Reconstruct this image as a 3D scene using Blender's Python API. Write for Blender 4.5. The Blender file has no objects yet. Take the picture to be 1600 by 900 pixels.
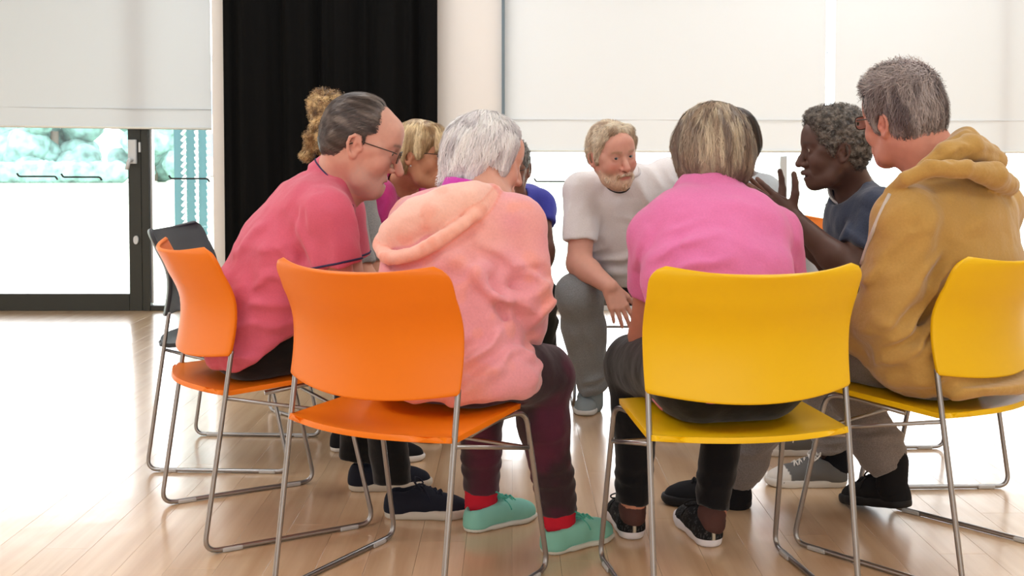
import bpy, bmesh, math, random
import numpy as np
from mathutils import Vector, Matrix

# ------------------------------------------------------------------ camera, sky, lights, exposure
SC = bpy.context.scene
COL = SC.collection
CAM_H, FPX, PITCH, HORIZON = 1.047, 1756.0, math.radians(2.2045), 243.6
cam_data = bpy.data.cameras.new('camera')
cam = bpy.data.objects.new('camera', cam_data)
COL.objects.link(cam)
cam.location = (0, 0, CAM_H)
cam.rotation_euler = (math.pi/2 - PITCH, 0, 0)
cam_data.sensor_width = 36.0
cam_data.lens = 36.0*FPX/1600.0
cam_data.shift_y = -(450.0 - (HORIZON + FPX*math.tan(PITCH)))/1600.0
cam_data.clip_end = 300
cam_data.dof.use_dof = True
cam_data.dof.focus_distance = 3.5
cam_data.dof.aperture_fstop = 11.0
SC.camera = cam

world = bpy.data.worlds.new('sky')
SC.world = world
world.use_nodes = True
bgn = world.node_tree.nodes['Background']
bgn.inputs[0].default_value = (0.93, 0.97, 1.0, 1)
bgn.inputs[1].default_value = 7.0

def area_light(name, loc, rot, sx, sy, power, col):
    l = bpy.data.lights.new(name, 'AREA')
    l.shape = 'RECTANGLE'; l.size = sx; l.size_y = sy; l.energy = power; l.color = col
    o = bpy.data.objects.new(name, l); COL.objects.link(o)
    o.location = loc; o.rotation_euler = rot
    return o
# fill lights added out of view: overhead, behind the camera and at the left
for i, (lx, ly) in enumerate([(-2.2, 0.0), (2.4, 0.0), (-2.2, 3.2), (2.4, 3.2), (-1.0, 6.0), (2.4, 6.0)]):
    area_light('ceiling_fill', (lx, ly, 3.35), (0, 0, 0), 1.5, 1.5, (46 if ly < 1 else 34), (0.92, 0.965, 1.0))  # unseen overhead panels, added to lift the room, pier and blinds
area_light('rear_fill', (0.3, -4.9, 1.7), (math.pi/2, 0, 0), 8.0, 2.8, 104, (0.93, 0.97, 1.0))  # broad unseen fill, added to brighten the camera-facing sides
area_light('side_fill', (-4.5, 3.6, 1.5), (0, -math.pi/2, 0), 2.6, 4.5, 30, (0.93, 0.97, 1.0))  # unseen fill by the left wall, added to brighten the floor there
# portals for the daylight coming through the two glazed openings
for (px_, w_) in ((-2.9, 1.9), (2.3, 4.8)):
    po = area_light('window_portal', (px_, 7.40, 1.6), (-math.pi/2, 0, 0), w_, 3.1, 1, (1, 1, 1))
    po.data.cycles.is_portal = True

SC.view_settings.view_transform = 'Standard'
SC.view_settings.look = 'None'
SC.view_settings.exposure = 0.0
SC.view_settings.gamma = 1.0
SC.view_settings.use_curve_mapping = False
SC.cycles.max_bounces = 8
SC.cycles.diffuse_bounces = 4
SC.cycles.glossy_bounces = 3
SC.cycles.transparent_max_bounces = 12
SC.cycles.sample_clamp_indirect = 6.0
SC.cycles.caustics_reflective = False
SC.cycles.caustics_refractive = False

# ------------------------------------------------------------------ materials
def srgb(r, g, b):
    f = lambda c: c/12.92 if c <= 0.04045 else ((c+0.055)/1.055)**2.4
    return (f(r/255.0), f(g/255.0), f(b/255.0))

def mat(name, col=(0.8, 0.8, 0.8), rough=0.5, metal=0.0, attr=False, noise=None, bump=None, spec=0.5, sheen=0.0,
        coat=0.0, sss=0.0, transl=None):
    """noise=(scale, amount, detail): colour mottling; bump=(scale, strength, distance[, stretch])"""
    m = bpy.data.materials.new(name); m.use_nodes = True
    nt = m.node_tree; N = nt.nodes; L = nt.links
    b = N['Principled BSDF']
    b.inputs['Roughness'].default_value = rough
    b.inputs['Metallic'].default_value = metal
    b.inputs['Specular IOR Level'].default_value = spec
    b.inputs['Sheen Weight'].default_value = sheen
    b.inputs['Sheen Roughness'].default_value = 0.5
    b.inputs['Coat Weight'].default_value = coat
    b.inputs['Coat Roughness'].default_value = 0.15
    if sss:
        b.inputs['Subsurface Weight'].default_value = sss
        b.inputs['Subsurface Radius'].default_value = (0.012, 0.005, 0.003)
        b.inputs['Subsurface Scale'].default_value = 0.6
    tc = N.new('ShaderNodeTexCoord')
    src = None
    if attr:
        a = N.new('ShaderNodeAttribute'); a.attribute_name = 'Col'; src = a.outputs['Color']
    else:
        r = N.new('ShaderNodeRGB'); r.outputs[0].default_value = (*col, 1); src = r.outputs[0]
    if noise:
        n = N.new('ShaderNodeTexNoise'); n.inputs['Scale'].default_value = noise[0]
        n.inputs['Detail'].default_value = noise[2] if len(noise) > 2 else 3
        L.new(tc.outputs['Object'], n.inputs['Vector'])
        mr = N.new('ShaderNodeMapRange')
        mr.inputs['From Min'].default_value = 0.25; mr.inputs['From Max'].default_value = 0.75
        mr.inputs['To Min'].default_value = 1-noise[1]; mr.inputs['To Max'].default_value = 1+noise[1]
        L.new(n.outputs[0], mr.inputs['Value'])
        mx = N.new('ShaderNodeVectorMath'); mx.operation = 'SCALE'
        L.new(src, mx.inputs[0]); L.new(mr.outputs[0], mx.inputs['Scale']); src = mx.outputs[0]
    L.new(src, b.inputs['Base Color'])
    if bump:
        n2 = N.new('ShaderNodeTexNoise'); n2.inputs['Scale'].default_value = bump[0]; n2.inputs['Detail'].default_value = 6
        if len(bump) > 3:
            mp = N.new('ShaderNodeMapping'); mp.inputs['Scale'].default_value = bump[3]
            L.new(tc.outputs['Object'], mp.inputs['Vector']); L.new(mp.outputs[0], n2.inputs['Vector'])
        else:
            L.new(tc.outputs['Object'], n2.inputs['Vector'])
        bp = N.new('ShaderNodeBump'); bp.inputs['Strength'].default_value = bump[1]; bp.inputs['Distance'].default_value = bump[2]
        L.new(n2.outputs[0], bp.inputs['Height']); L.new(bp.outputs[0], b.inputs['Normal'])
    if transl:
        t = N.new('ShaderNodeBsdfTranslucent'); t.inputs[0].default_value = (*transl[1], 1)
        ms = N.new('ShaderNodeMixShader'); ms.inputs[0].default_value = transl[0]
        L.new(b.outputs[0], ms.inputs[1]); L.new(t.outputs[0], ms.inputs[2])
        L.new(ms.outputs[0], N['Material Output'].inputs['Surface'])
    return m

def glass_mat(name, tint=(1, 1, 1), refl=0.06):
    m = bpy.data.materials.new(name); m.use_nodes = True
    nt = m.node_tree; N = nt.nodes; L = nt.links
    N.remove(N['Principled BSDF'])
    t = N.new('ShaderNodeBsdfTransparent'); t.inputs[0].default_value = (*tint, 1)
    g = N.new('ShaderNodeBsdfGlossy'); g.inputs['Roughness'].default_value = 0.02
    fr = N.new('ShaderNodeFresnel'); fr.inputs[0].default_value = 1.45
    ms = N.new('ShaderNodeMixShader')
    L.new(fr.outputs[0], ms.inputs[0]); L.new(t.outputs[0], ms.inputs[1]); L.new(g.outputs[0], ms.inputs[2])
    L.new(ms.outputs[0], N['Material Output'].inputs['Surface'])
    return m

def wood_mat():
    m = bpy.data.materials.new('maple_boards'); m.use_nodes = True
    nt = m.node_tree; N = nt.nodes; L = nt.links; b = N['Principled BSDF']
    oi = N.new('ShaderNodeObjectInfo'); tc = N.new('ShaderNodeTexCoord')
    ad = N.new('ShaderNodeVectorMath'); ad.operation = 'ADD'
    L.new(tc.outputs['Object'], ad.inputs[0])
    sc = N.new('ShaderNodeVectorMath'); sc.operation = 'SCALE'; sc.inputs['Scale'].default_value = 1.0
    L.new(oi.outputs['Location'], sc.inputs[0]); L.new(sc.outputs[0], ad.inputs[1])
    mp = N.new('ShaderNodeMapping'); mp.inputs['Scale'].default_value = (26, 1.6, 10)
    L.new(ad.outputs[0], mp.inputs['Vector'])
    n = N.new('ShaderNodeTexNoise'); n.inputs['Scale'].default_value = 1.0; n.inputs['Detail'].default_value = 5
    L.new(mp.outputs[0], n.inputs['Vector'])
    cr = N.new('ShaderNodeValToRGB')
    cr.color_ramp.elements[0].position = 0.3; cr.color_ramp.elements[0].color = (*srgb(210, 170, 130), 1)
    cr.color_ramp.elements[1].position = 0.7; cr.color_ramp.elements[1].color = (*srgb(232, 200, 162), 1)
    L.new(n.outputs[0], cr.inputs[0])
    mr = N.new('ShaderNodeMapRange'); mr.inputs['To Min'].default_value = 0.93; mr.inputs['To Max'].default_value = 1.06
    L.new(oi.outputs['Random'], mr.inputs['Value'])
    mx = N.new('ShaderNodeVectorMath'); mx.operation = 'SCALE'
    L.new(cr.outputs[0], mx.inputs[0]); L.new(mr.outputs[0], mx.inputs['Scale'])
    L.new(mx.outputs[0], b.inputs['Base Color'])
    b.inputs['Roughness'].default_value = 0.30
    b.inputs['Specular IOR Level'].default_value = 0.5
    b.inputs['Coat Weight'].default_value = 1.0
    b.inputs['Coat Roughness'].default_value = 0.16
    n2 = N.new('ShaderNodeTexNoise'); n2.inputs['Scale'].default_value = 5
    L.new(ad.outputs[0], n2.inputs['Vector'])
    bp = N.new('ShaderNodeBump'); bp.inputs['Strength'].default_value = 0.12; bp.inputs['Distance'].default_value = 0.01
    L.new(n2.outputs[0], bp.inputs['Height']); L.new(bp.outputs[0], b.inputs['Normal']); L.new(bp.outputs[0], b.inputs['Coat Normal'])
    return m

M = {}
M['wall'] = mat('cream_wall_paint', srgb(244, 241, 238), 0.8, bump=(60, 0.05, 0.002))
M['ceiling'] = mat('white_ceiling', srgb(240, 240, 238), 0.9)
M['side_wall'] = mat('side_wall_paint', srgb(225, 220, 212), 0.9)
M['wood'] = wood_mat()
M['black_frame'] = mat('dark_aluminium', srgb(50, 52, 48), 0.42, 0.3)
M['joint'] = mat('frame_gasket', srgb(18, 18, 18), 0.6)
M['alu'] = mat('brushed_aluminium', srgb(200, 204, 208), 0.35, 0.7)
M['glass'] = glass_mat('window_glass')
M['lens'] = glass_mat('spectacle_lens', (0.97, 0.97, 0.97))
M['blind_cool'] = mat('roller_blind_left', srgb(218, 226, 232), 0.85, transl=(0.07, (0.90, 0.93, 0.95)), bump=(300, 0.1, 0.0005))
M['blind_warm'] = mat('roller_blind_cream', srgb(236, 241, 246), 0.85, transl=(0.07, (0.95, 0.95, 0.94)), bump=(300, 0.1, 0.0005))
M['curtain'] = mat('black_curtain', srgb(11, 11, 11), 0.95, noise=(90, 0.15), spec=0.15)
M['handle'] = mat('white_handle', srgb(205, 210, 214), 0.3)
M['line'] = mat('black_manifestation', srgb(25, 28, 32), 0.6)
M['chrome'] = mat('satin_steel_rod', srgb(160, 158, 158), 0.28, 0.9)
M['glide'] = mat('clear_glide', srgb(190, 190, 190), 0.4)
M['orange'] = mat('orange_shell', srgb(238, 122, 2), 0.42, spec=0.4, bump=(420, 0.08, 0.0005))
M['yellow'] = mat('yellow_shell', srgb(238, 190, 2), 0.42, spec=0.4, bump=(420, 0.08, 0.0005))
M['black_shell'] = mat('charcoal_shell', srgb(50, 54, 60), 0.45, spec=0.4, bump=(420, 0.08, 0.0005))
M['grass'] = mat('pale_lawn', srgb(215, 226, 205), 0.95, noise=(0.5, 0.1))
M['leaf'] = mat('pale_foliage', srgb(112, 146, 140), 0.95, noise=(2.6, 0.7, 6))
M['trunk'] = mat('tree_trunk', srgb(120, 110, 100), 0.9)
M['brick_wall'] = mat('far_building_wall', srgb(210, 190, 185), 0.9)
M['far_glass'] = mat('far_window', srgb(120, 130, 150), 0.3)
M['teal'] = mat('teal_screen', srgb(78, 120, 128), 0.6)
M['slat'] = mat('white_slat', srgb(235, 238, 232), 0.6)

# ------------------------------------------------------------------ object helpers
def tag(o, label=None, cat=None, group=None, kind=None):
    if label: o['label'] = label
    if cat: o['category'] = cat
    if group: o['group'] = group
    if kind: o['kind'] = kind
    return o

def empty(name, loc, rz=0.0):
    o = bpy.data.objects.new(name, None); COL.objects.link(o)
    o.location = loc; o.rotation_euler = (0, 0, rz); o.empty_display_size = 0.1
    return o

def link_mesh(name, me, material, parent=None, smooth=True):
    o = bpy.data.objects.new(name, me); COL.objects.link(o)
    if material and not me.materials: me.materials.append(material)
    if parent: o.parent = parent
    if smooth and len(me.polygons):
        me.polygons.foreach_set('use_smooth', np.ones(len(me.polygons), dtype=bool))
    return o

def mesh_np(name, V, F, cols=None):
    """V (n,3); F list of quads/tris arrays (list of (m,k) int arrays)"""
    me = bpy.data.meshes.new(name)
    V = np.asarray(V, dtype=np.float32)
    me.vertices.add(len(V)); me.vertices.foreach_set('co', V.ravel())
    F = [np.asarray(f, dtype=np.int32) for f in F if len(f)]
    nl = sum(f.size for f in F); npol = sum(len(f) for f in F)
    me.loops.add(nl); me.polygons.add(npol)
    me.loops.foreach_set('vertex_index', np.concatenate([f.ravel() for f in F]))
    st = []; tot = []; c = 0
    for f in F:
        k = f.shape[1]; n = len(f)
        st.append(c + np.arange(n)*k); tot.append(np.full(n, k)); c += n*k
    me.polygons.foreach_set('loop_start', np.concatenate(st).astype(np.int32))
    try: me.polygons.foreach_set('loop_total', np.concatenate(tot).astype(np.int32))
    except Exception: pass
    me.update(calc_edges=True)
    me.validate()
    if cols is not None:
        a = me.color_attributes.new('Col', 'FLOAT_COLOR', 'POINT')
        c4 = np.ones((len(V), 4), dtype=np.float32); c4[:, :3] = cols
        a.data.foreach_set('color', c4.ravel())
    return me

def bm_obj(name, bm, material, parent=None, smooth=False):
    me = bpy.data.meshes.new(name); bm.to_mesh(me); bm.free()
    return link_mesh(name, me, material, parent, smooth)

def bm_box(bm, c, s, rz=0.0, bevel=0.0):
    r = bmesh.ops.create_cube(bm, size=1.0)
    mtx = Matrix.Translation(c) @ Matrix.Rotation(rz, 4, 'Z') @ Matrix.Diagonal((s[0], s[1], s[2], 1))
    bmesh.ops.transform(bm, matrix=mtx, verts=r['verts'])
    if bevel:
        es = list({e for v in r['verts'] for e in v.link_edges})
        bmesh.ops.bevel(bm, geom=es, offset=bevel, segments=2, affect='EDGES', profile=0.5)

def box(name, c, s, material, parent=None, rz=0.0, bevel=0.0):
    bm = bmesh.new(); bm_box(bm, (0, 0, 0), s, 0.0, bevel)
    o = bm_obj(name, bm, material, parent); o.location = c; o.rotation_euler = (0, 0, rz)
    return o

def tube_np(pts, r, n=10, closed=False):
    """swept tube along a polyline -> V, quads(+caps as quads fan)"""
    P = np.asarray(pts, dtype=float); m = len(P)
    R = np.full(m, r, dtype=float) if np.isscalar(r) else np.asarray(r, dtype=float)
    if closed: T = np.roll(P, -1, 0) - np.roll(P, 1, 0)
    else:
        T = np.gradient(P, axis=0)
    T /= np.linalg.norm(T, axis=1)[:, None] + 1e-12
    ref = np.array([0, 0, 1.0]) if abs(T[0][2]) < 0.9 else np.array([1.0, 0, 0])
    u = np.cross(T[0], ref); u /= np.linalg.norm(u)
    V = []; ang = np.linspace(0, 2*np.pi, n, endpoint=False)
    for i in range(m):
        u = u - T[i]*np.dot(u, T[i]); u /= np.linalg.norm(u); v = np.cross(T[i], u)
        V.append(P[i] + R[i]*(np.cos(ang)[:, None]*u + np.sin(ang)[:, None]*v))
    V = np.concatenate(V)
    Q = []
    for i in range(m if closed else m-1):
        a = i*n; b = ((i+1) % m)*n
        for k in range(n):
            k2 = (k+1) % n
            Q.append((a+k, a+k2, b+k2, b+k))
    T3 = []
    if not closed:
        V = np.concatenate([V, P[:1], P[-1:]]); c0 = len(V)-2; c1 = len(V)-1; e = (m-1)*n
        for k in range(n):
            T3.append((c0, (k+1) % n, k)); T3.append((c1, e+k, e+(k+1) % n))
    return V, np.array(Q), np.array(T3) if T3 else np.zeros((0, 3), int)

def merge_np(parts):
    V = []; Q = []; T = []; c = 0
    for v, q, t in parts:
        V.append(v)
        if len(q): Q.append(np.asarray(q)+c)
        if len(t): T.append(np.asarray(t)+c)
        c += len(v)
    return np.concatenate(V), [np.concatenate(x) for x in (Q, T) if x]

def tubes(name, paths, r, material, parent=None, n=10, closed=False):
    V, F = merge_np([tube_np(p, r, n, closed) for p in paths])
    return link_mesh(name, mesh_np(name, V, F), material, parent)

def fillet(pts, r, n=6):
    """round the corners of a polyline"""
    P = [np.asarray(p, float) for p in pts]; out = [P[0]]
    for i in range(1, len(P)-1):
        a, b, c = P[i-1], P[i], P[i+1]
        u = (a-b)/np.linalg.norm(a-b); v = (c-b)/np.linalg.norm(c-b)
        rr = min(r, np.linalg.norm(a-b)*0.45, np.linalg.norm(c-b)*0.45)
        for t in np.linspace(0, 1, n):
            out.append((1-t)**2*(b+u*rr) + 2*t*(1-t)*b + t*t*(b+v*rr))
    out.append(P[-1]); return np.array(out)

def smooth_path(pts, n=24):
    """Catmull-Rom through the points"""
    P = np.asarray(pts, float); P = np.vstack([2*P[0]-P[1], P, 2*P[-1]-P[-2]]); out = []
    m = len(P)-3
    for t in np.linspace(0, m-1e-6, n):
        i = int(t); f = t-i; a, b, c, d = P[i:i+4]
        out.append(0.5*((2*b)+(-a+c)*f+(2*a-5*b+4*c-d)*f*f+(-a+3*b-3*c+d)*f**3))
    return np.array(out)

# a viewing ray of the survey camera carried to depth Y: used to place things at their measured depth
def at(px, py, Y):
    a = (px-800.0)/FPX; b = -(py-HORIZON-FPX*math.tan(PITCH))/FPX
    v = np.array([a, math.cos(PITCH)+b*math.sin(PITCH), -math.sin(PITCH)+b*math.cos(PITCH)])
    v = v/v[1]*Y
    return v + np.array([0, 0, CAM_H])

# ------------------------------------------------------------------ the room
WY = 7.5
def struct(o): o['kind'] = 'structure'; return o
XL, XR, YB, HC = -4.6, 5.6, -5.0, 3.4
fl = struct(box('floor', ((XL+XR)/2, (YB+WY)/2, -0.035), (XR-XL, WY-YB+0.3, 0.05), M['wood']))
# boards of the floor in view: each one a plank with eased edges
bm = bmesh.new(); PW, PL = 0.125, 1.30
bm_box(bm, (0, 0, -0.006), (PW-0.0006, PL-0.0006, 0.012), 0, 0.0004)
pm = bpy.data.meshes.new('plank'); bm.to_mesh(pm); bm.free(); pm.materials.append(M['wood'])
random.seed(5)
for i in range(-29, 30):
    off = (i*0.37) % 1.0*PL
    y = 2.05 - off
    while y < WY-0.02:
        y0, y1 = y, y+PL
        x = (i+0.5)*PW
        lim = 0.48*max(y1, 2.4)+0.15
        if abs(x) < lim and y1 > 2.3:
            o = bpy.data.objects.new('plank', pm); COL.objects.link(o); o.parent = fl
            yc1 = min(y1, WY+0.1)
            o.location = (x-fl.location.x, (y0+yc1)/2-fl.location.y, 0.0-fl.location.z)
            o.scale = (1, (yc1-y0)/PL, 1)
        y = y1
struct(box('ceiling', ((XL+XR)/2, (YB+WY)/2, HC+0.05), (XR-XL, WY-YB+0.3, 0.1), M['ceiling']))
struct(box('wall_left', (XL-0.05, (YB+WY)/2, HC/2), (0.1, WY-YB+0.3, HC), M['side_wall']))
struct(box('wall_right', (XR+0.05, (YB+WY)/2, HC/2), (0.1, WY-YB+0.3, HC), M['side_wall']))
struct(box('wall_front', ((XL+XR)/2, YB-0.05, HC/2), (XR-XL, 0.1, HC), M['side_wall']))
# back wall: pier between the two glazed openings (carries the curtain), header and end
def px2x(px): return (px-800.0)/(FPX/WY)
xa, xb = px2x(333), px2x(784)
struct(box('wall_back', ((xa+xb)/2, WY+0.15, HC/2), (xb-xa, 0.3, HC), M['wall']))
struct(box('trim_1', ((XL+XR)/2, WY+0.15, HC-0.13), (XR-XL, 0.28, 0.26), M['wall']))
# slim grey reveal strip at the left edge of the right opening
struct(box('trim_2', (xb+0.010, WY+0.02, HC/2-0.13), (0.02, 0.12, HC-0.27), mat('reveal_grey', srgb(112, 130, 142), 0.5)))

# ---- left glazed door with its dark frame
dr = struct(empty('door_1', (px2x(213), WY+0.10, 0)))
def fpart(name, x0, x1, z0, z1, y, th, material, parent, bevel=0.003):
    o = box(name, ((x0+x1)/2-parent.location.x, y-parent.location.y, (z0+z1)/2-parent.location.z), (x1-x0, th, z1-z0), material, parent, 0, bevel)
    return o
yd = WY+0.10
fpart('door_stile', px2x(195), px2x(215.2), 0.0, 3.1, yd, 0.07, M['black_frame'], dr)
fpart('bottom_rail', -4.55, px2x(194.6), 0.0, 0.115, yd, 0.07, M['black_frame'], dr)
fpart('glass_pane', -4.55, px2x(195), 0.115, 3.1, yd, 0.02, M['glass'], dr, 0)
h = fpart('door_handle', px2x(197), px2x(210), px2x(1)*0+1.047-(256-243.6)/234+0.0, 1.047+(243.6-218)/234, yd-0.05, 0.03, M['handle'], dr, 0.006)
V, F = merge_np([tube_np(fillet([(px2x(203)-dr.location.x, -0.06, 1.02), (px2x(203)-dr.location.x, -0.115, 1.02), (px2x(200)-dr.location.x, -0.12, 0.955)], 0.02), 0.013, 10)])
link_mesh('lever', mesh_np('lever', V, F), M['handle'], dr)
fpart('latch_plate', px2x(213), px2x(216), 1.047+(243.6-238)/234, 1.047+(243.6-222)/234, yd-0.042, 0.02, M['handle'], dr, 0.002)
bm = bmesh.new(); bmesh.ops.create_cone(bm, cap_ends=True, segments=16, radius1=0.018, radius2=0.018, depth=0.02)
bmesh.ops.rotate(bm, verts=bm.verts, matrix=Matrix.Rotation(math.pi/2, 3, 'X')); bmesh.ops.scale(bm, verts=bm.verts, vec=(0.9, 1, 1.6))
o = bm_obj('lock_cylinder', bm, M['handle'], dr, False); o.location = (px2x(207)-dr.location.x, -0.045, 1.047-(376-243.6)/234)
# fixed light beside the door
w1 = struct(empty('window_1', (px2x(280), WY+0.10, 0)))
fpart('frame_post', px2x(216), px2x(228), 0.0, 3.1, yd, 0.08, M['black_frame'], w1)
fpart('glazing_bead', px2x(228), px2x(231.5), 0.05, 3.1, yd+0.01, 0.05, M['alu'], w1, 0.001)
fpart('bottom_rail', px2x(228), px2x(336), 0.0, 0.035, yd, 0.07, M['black_frame'], w1)
fpart('glass_pane', px2x(230), px2x(336), 0.035, 3.1, yd, 0.02, M['glass'], w1, 0)
# right glazed wall: two bays
w2 = struct(empty('window_2', (px2x(1040), WY+0.10, 0)))
fpart('bottom_rail', xb, px2x(1297), 0.0, 0.05, yd, 0.07, M['alu'], w2)
fpart('glass_pane', xb, px2x(1297), 0.05, 3.1, yd, 0.02, M['glass'], w2, 0)
fpart('frame_post', px2x(1223), px2x(1234), 0.0, 1.047, yd, 0.06, M['alu'], w2)
fpart('pull_handle', px2x(1238), px2x(1241), 0.35, 0.93, yd-0.07, 0.03, M['alu'], w2)
w3 = struct(empty('window_3', (px2x(1500), WY+0.10, 0)))
fpart('bottom_rail', px2x(1297), XR, 0.0, 0.05, yd, 0.07, M['alu'], w3)
fpart('glass_pane', px2x(1297), XR, 0.05, 3.1, yd, 0.02, M['glass'], w3, 0)
fpart('frame_post', px2x(1566), px2x(1578), 0.0, 3.1, yd, 0.07, mat('slate_post', srgb(70, 104, 122), 0.5), w3)

# black dashes with hooked ends printed on the glass
def dash(x0, x1, py, hook, parent):
    z = 1.047-(py-243.6)/234
    pts = fillet([(px2x(x0), WY+0.083, z+0.022*hook[0]), (px2x(x0+3), WY+0.083, z), (px2x(x1-3), WY+0.083, z), (px2x(x1), WY+0.083, z+0.022*hook[1])], 0.012, 4)
    o = tubes('glass_marking', [pts-np.array(parent.location)], 0.0065, M['line'], parent, 6)
dash(18, 82, 276, (1, -1), dr); dash(88, 152, 277, (1, -1), dr); dash(258, 322, 279.5, (1, -1), w1); dash(835, 899, 284, (1, -1), w2)

# ---- roller blinds
def blind(x0, x1, z_l, z_r, y, material, label, seam):
    r = empty('roller_blind', ((x0+x1)/2, y, 3.1))
    tag(r, label, 'blind', 'roller blinds on the glazed wall')
    nx, nz = 24, 40
    V = []; zt = 3.1
    for j in range(nz+1):
        for i in range(nx+1):
            u = i/nx; v = j/nz
            zb = z_l+(z_r-z_l)*u
            x = x0+(x1-x0)*u; z = zb+(zt-zb)*v
            yy = 0.004*math.sin(u*9+v*2)+0.003*math.sin(u*23+1)*(1-v)
            V.append((x-r.location.x, yy, z-zt))
    Q = [(j*(nx+1)+i, j*(nx+1)+i+1, (j+1)*(nx+1)+i+1, (j+1)*(nx+1)+i) for j in range(nz) for i in range(nx)]
    link_mesh('fabric', mesh_np('fabric', V, [Q]), material, r)
    # hem bar and hem stitch ridge
    c = [(x0-r.location.x, -0.004, z_l-zt), (x1-r.location.x, -0.004, z_r-zt)]
    tubes('hem_bar', [c], 0.008, M['slat'], r, 8)
    d = seam
    tubes('hem_seam', [[(x0-r.location.x, -0.003, z_l+d-zt), (x1-r.location.x, -0.003, z_r+d-zt)]], 0.0035, material, r, 6)
    tubes('roller_tube', [[(x0-r.location.x, 0.03, 0.02), (x1-r.location.x, 0.03, 0.02)]], 0.035, M['alu'], r, 14)
    return r
zz = lambda py: 1.047+(243.6-py)/234
blind(-4.5, px2x(331.5), zz(194), zz(201.5), WY+0.0, M['blind_cool'], 'cool white roller blind half drawn over the glazed door, left of the black curtain', 0.128)
blind(px2x(788), px2x(1289.5), zz(236), zz(237), WY+0.02, M['blind_warm'], 'wide cream roller blind between the cream wall strip and the bright gap', 0.21)
blind(px2x(1304), 5.5, zz(237.5), zz(238), WY+0.02, M['blind_warm'], 'cream roller blind at the far right, right of the bright vertical gap', 0.21)

# ---- black curtain in deep pleats on the pier
cu = empty('curtain', (px2x(520), WY-0.12, 0))
tag(cu, 'full-length black pleated curtain between the left blind and the cream wall strip', 'curtain')
nx, nz = 260, 24
V = []
random.seed(3)
x0c, x1c = px2x(354), px2x(687)
ph = np.cumsum(0.5+0.9*np.random.RandomState(2).rand(400))
for j in range(nz+1):
    v = j/nz; z = 0.03+v*3.05
    for i in range(nx+1):
        u = i/nx
        s = u*34
        k = int(s); f = s-k
        phase = ph[k]+(ph[k+1]-ph[k])*f
        yy = 0.045*math.sin(phase*1.0)+0.018*math.sin(phase*2.3+1.3+0.4*v)+0.012*math.sin(u*90+2*v)
        x = x0c+(x1c-x0c)*u+0.012*math.cos(phase)+0.02*(1-v)*math.sin(u*6)
        V.append((x-cu.location.x, yy*(1.0-0.25*v), z))
Q = [(j*(nx+1)+i, j*(nx+1)+i+1, (j+1)*(nx+1)+i+1, (j+1)*(nx+1)+i) for j in range(nz) for i in range(nx)]
co = link_mesh('drape', mesh_np('drape', V, [Q]), M['curtain'], cu)
tubes('curtain_track', [[(x0c-cu.location.x-0.05, 0, 3.1), (x1c-cu.location.x+0.05, 0, 3.1)]], 0.015, M['black_frame'], cu, 8)

# ------------------------------------------------------------------ outside
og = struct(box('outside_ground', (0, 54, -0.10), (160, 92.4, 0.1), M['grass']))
def blob_tree(name, loc, w, hgt, label, seed, trunk=True):
    r = empty(name, loc); tag(r, label, 'tree', 'trees beyond the lawn')
    rs = np.random.RandomState(seed)
    bm = bmesh.new()
    for k in range(26):
        a = rs.rand()*6.28; q = rs.rand()**0.5
        c = Vector((math.cos(a)*q*w*0.4, math.sin(a)*q*w*0.3, hgt*(0.08+0.82*rs.rand())))
        rr = w*(0.10+0.09*rs.rand())
        res_ = bmesh.ops.create_icosphere(bm, subdivisions=3, radius=rr)
        for vtx in res_['verts']:
            n_ = math.sin(vtx.co.x*9/rr*.3+k)*math.sin(vtx.co.y*11/rr*.3)*math.sin(vtx.co.z*10/rr*.3+2*k)
            vtx.co *= 1+0.16*n_+0.12*rs.rand()
            vtx.co += c
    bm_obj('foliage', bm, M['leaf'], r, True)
    tubes('trunk', [[(0, 0, 0), (0.1, 0, hgt*0.5)]], 0.18, M['trunk'], r, 8)
    return r
blob_tree('tree', (-19.6, 48, 0), 5.0, 4.2, 'pale leafy tree left of the door, faint beyond the lawn', 1)
blob_tree('tree', (-24, 50, 0), 4.2, 2.6, 'lower pale shrub-like tree at the far left edge beyond the lawn', 2)
blob_tree('tree', (-15.0, 47, 0), 3.6, 3.4, 'pale tree seen through the door glass nearest the dark stile', 4)
hg = empty('hedge', (-19.6, 45.5, -0.05)); tag(hg, 'low clipped hedge along the far edge of the lawn', 'hedge')
bm = bmesh.new(); rs_ = np.random.RandomState(9)
for k in range(34):
    res_ = bmesh.ops.create_icosphere(bm, subdivisions=2, radius=.42)
    cx_ = -3.6+k*.22
    for vtx in res_['verts']: vtx.co = Vector((vtx.co.x*1.2+cx_, vtx.co.y, vtx.co.z*1.15+.42))*1.0+Vector(rs_.randn(3)*.03)
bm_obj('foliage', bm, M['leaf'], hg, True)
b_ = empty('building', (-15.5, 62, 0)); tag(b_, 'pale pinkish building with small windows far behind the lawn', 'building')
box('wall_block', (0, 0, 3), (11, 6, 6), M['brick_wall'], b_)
box('roof', (0, 0, 6.15), (11.6, 6.6, 0.3), M['far_glass'], b_)
for k in range(5):
    for q in range(2):
        box('window', (-4.2+2.1*k, -3.02, 1.6+2.2*q), (0.9, 0.1, 1.2), M['far_glass'], b_)
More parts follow.
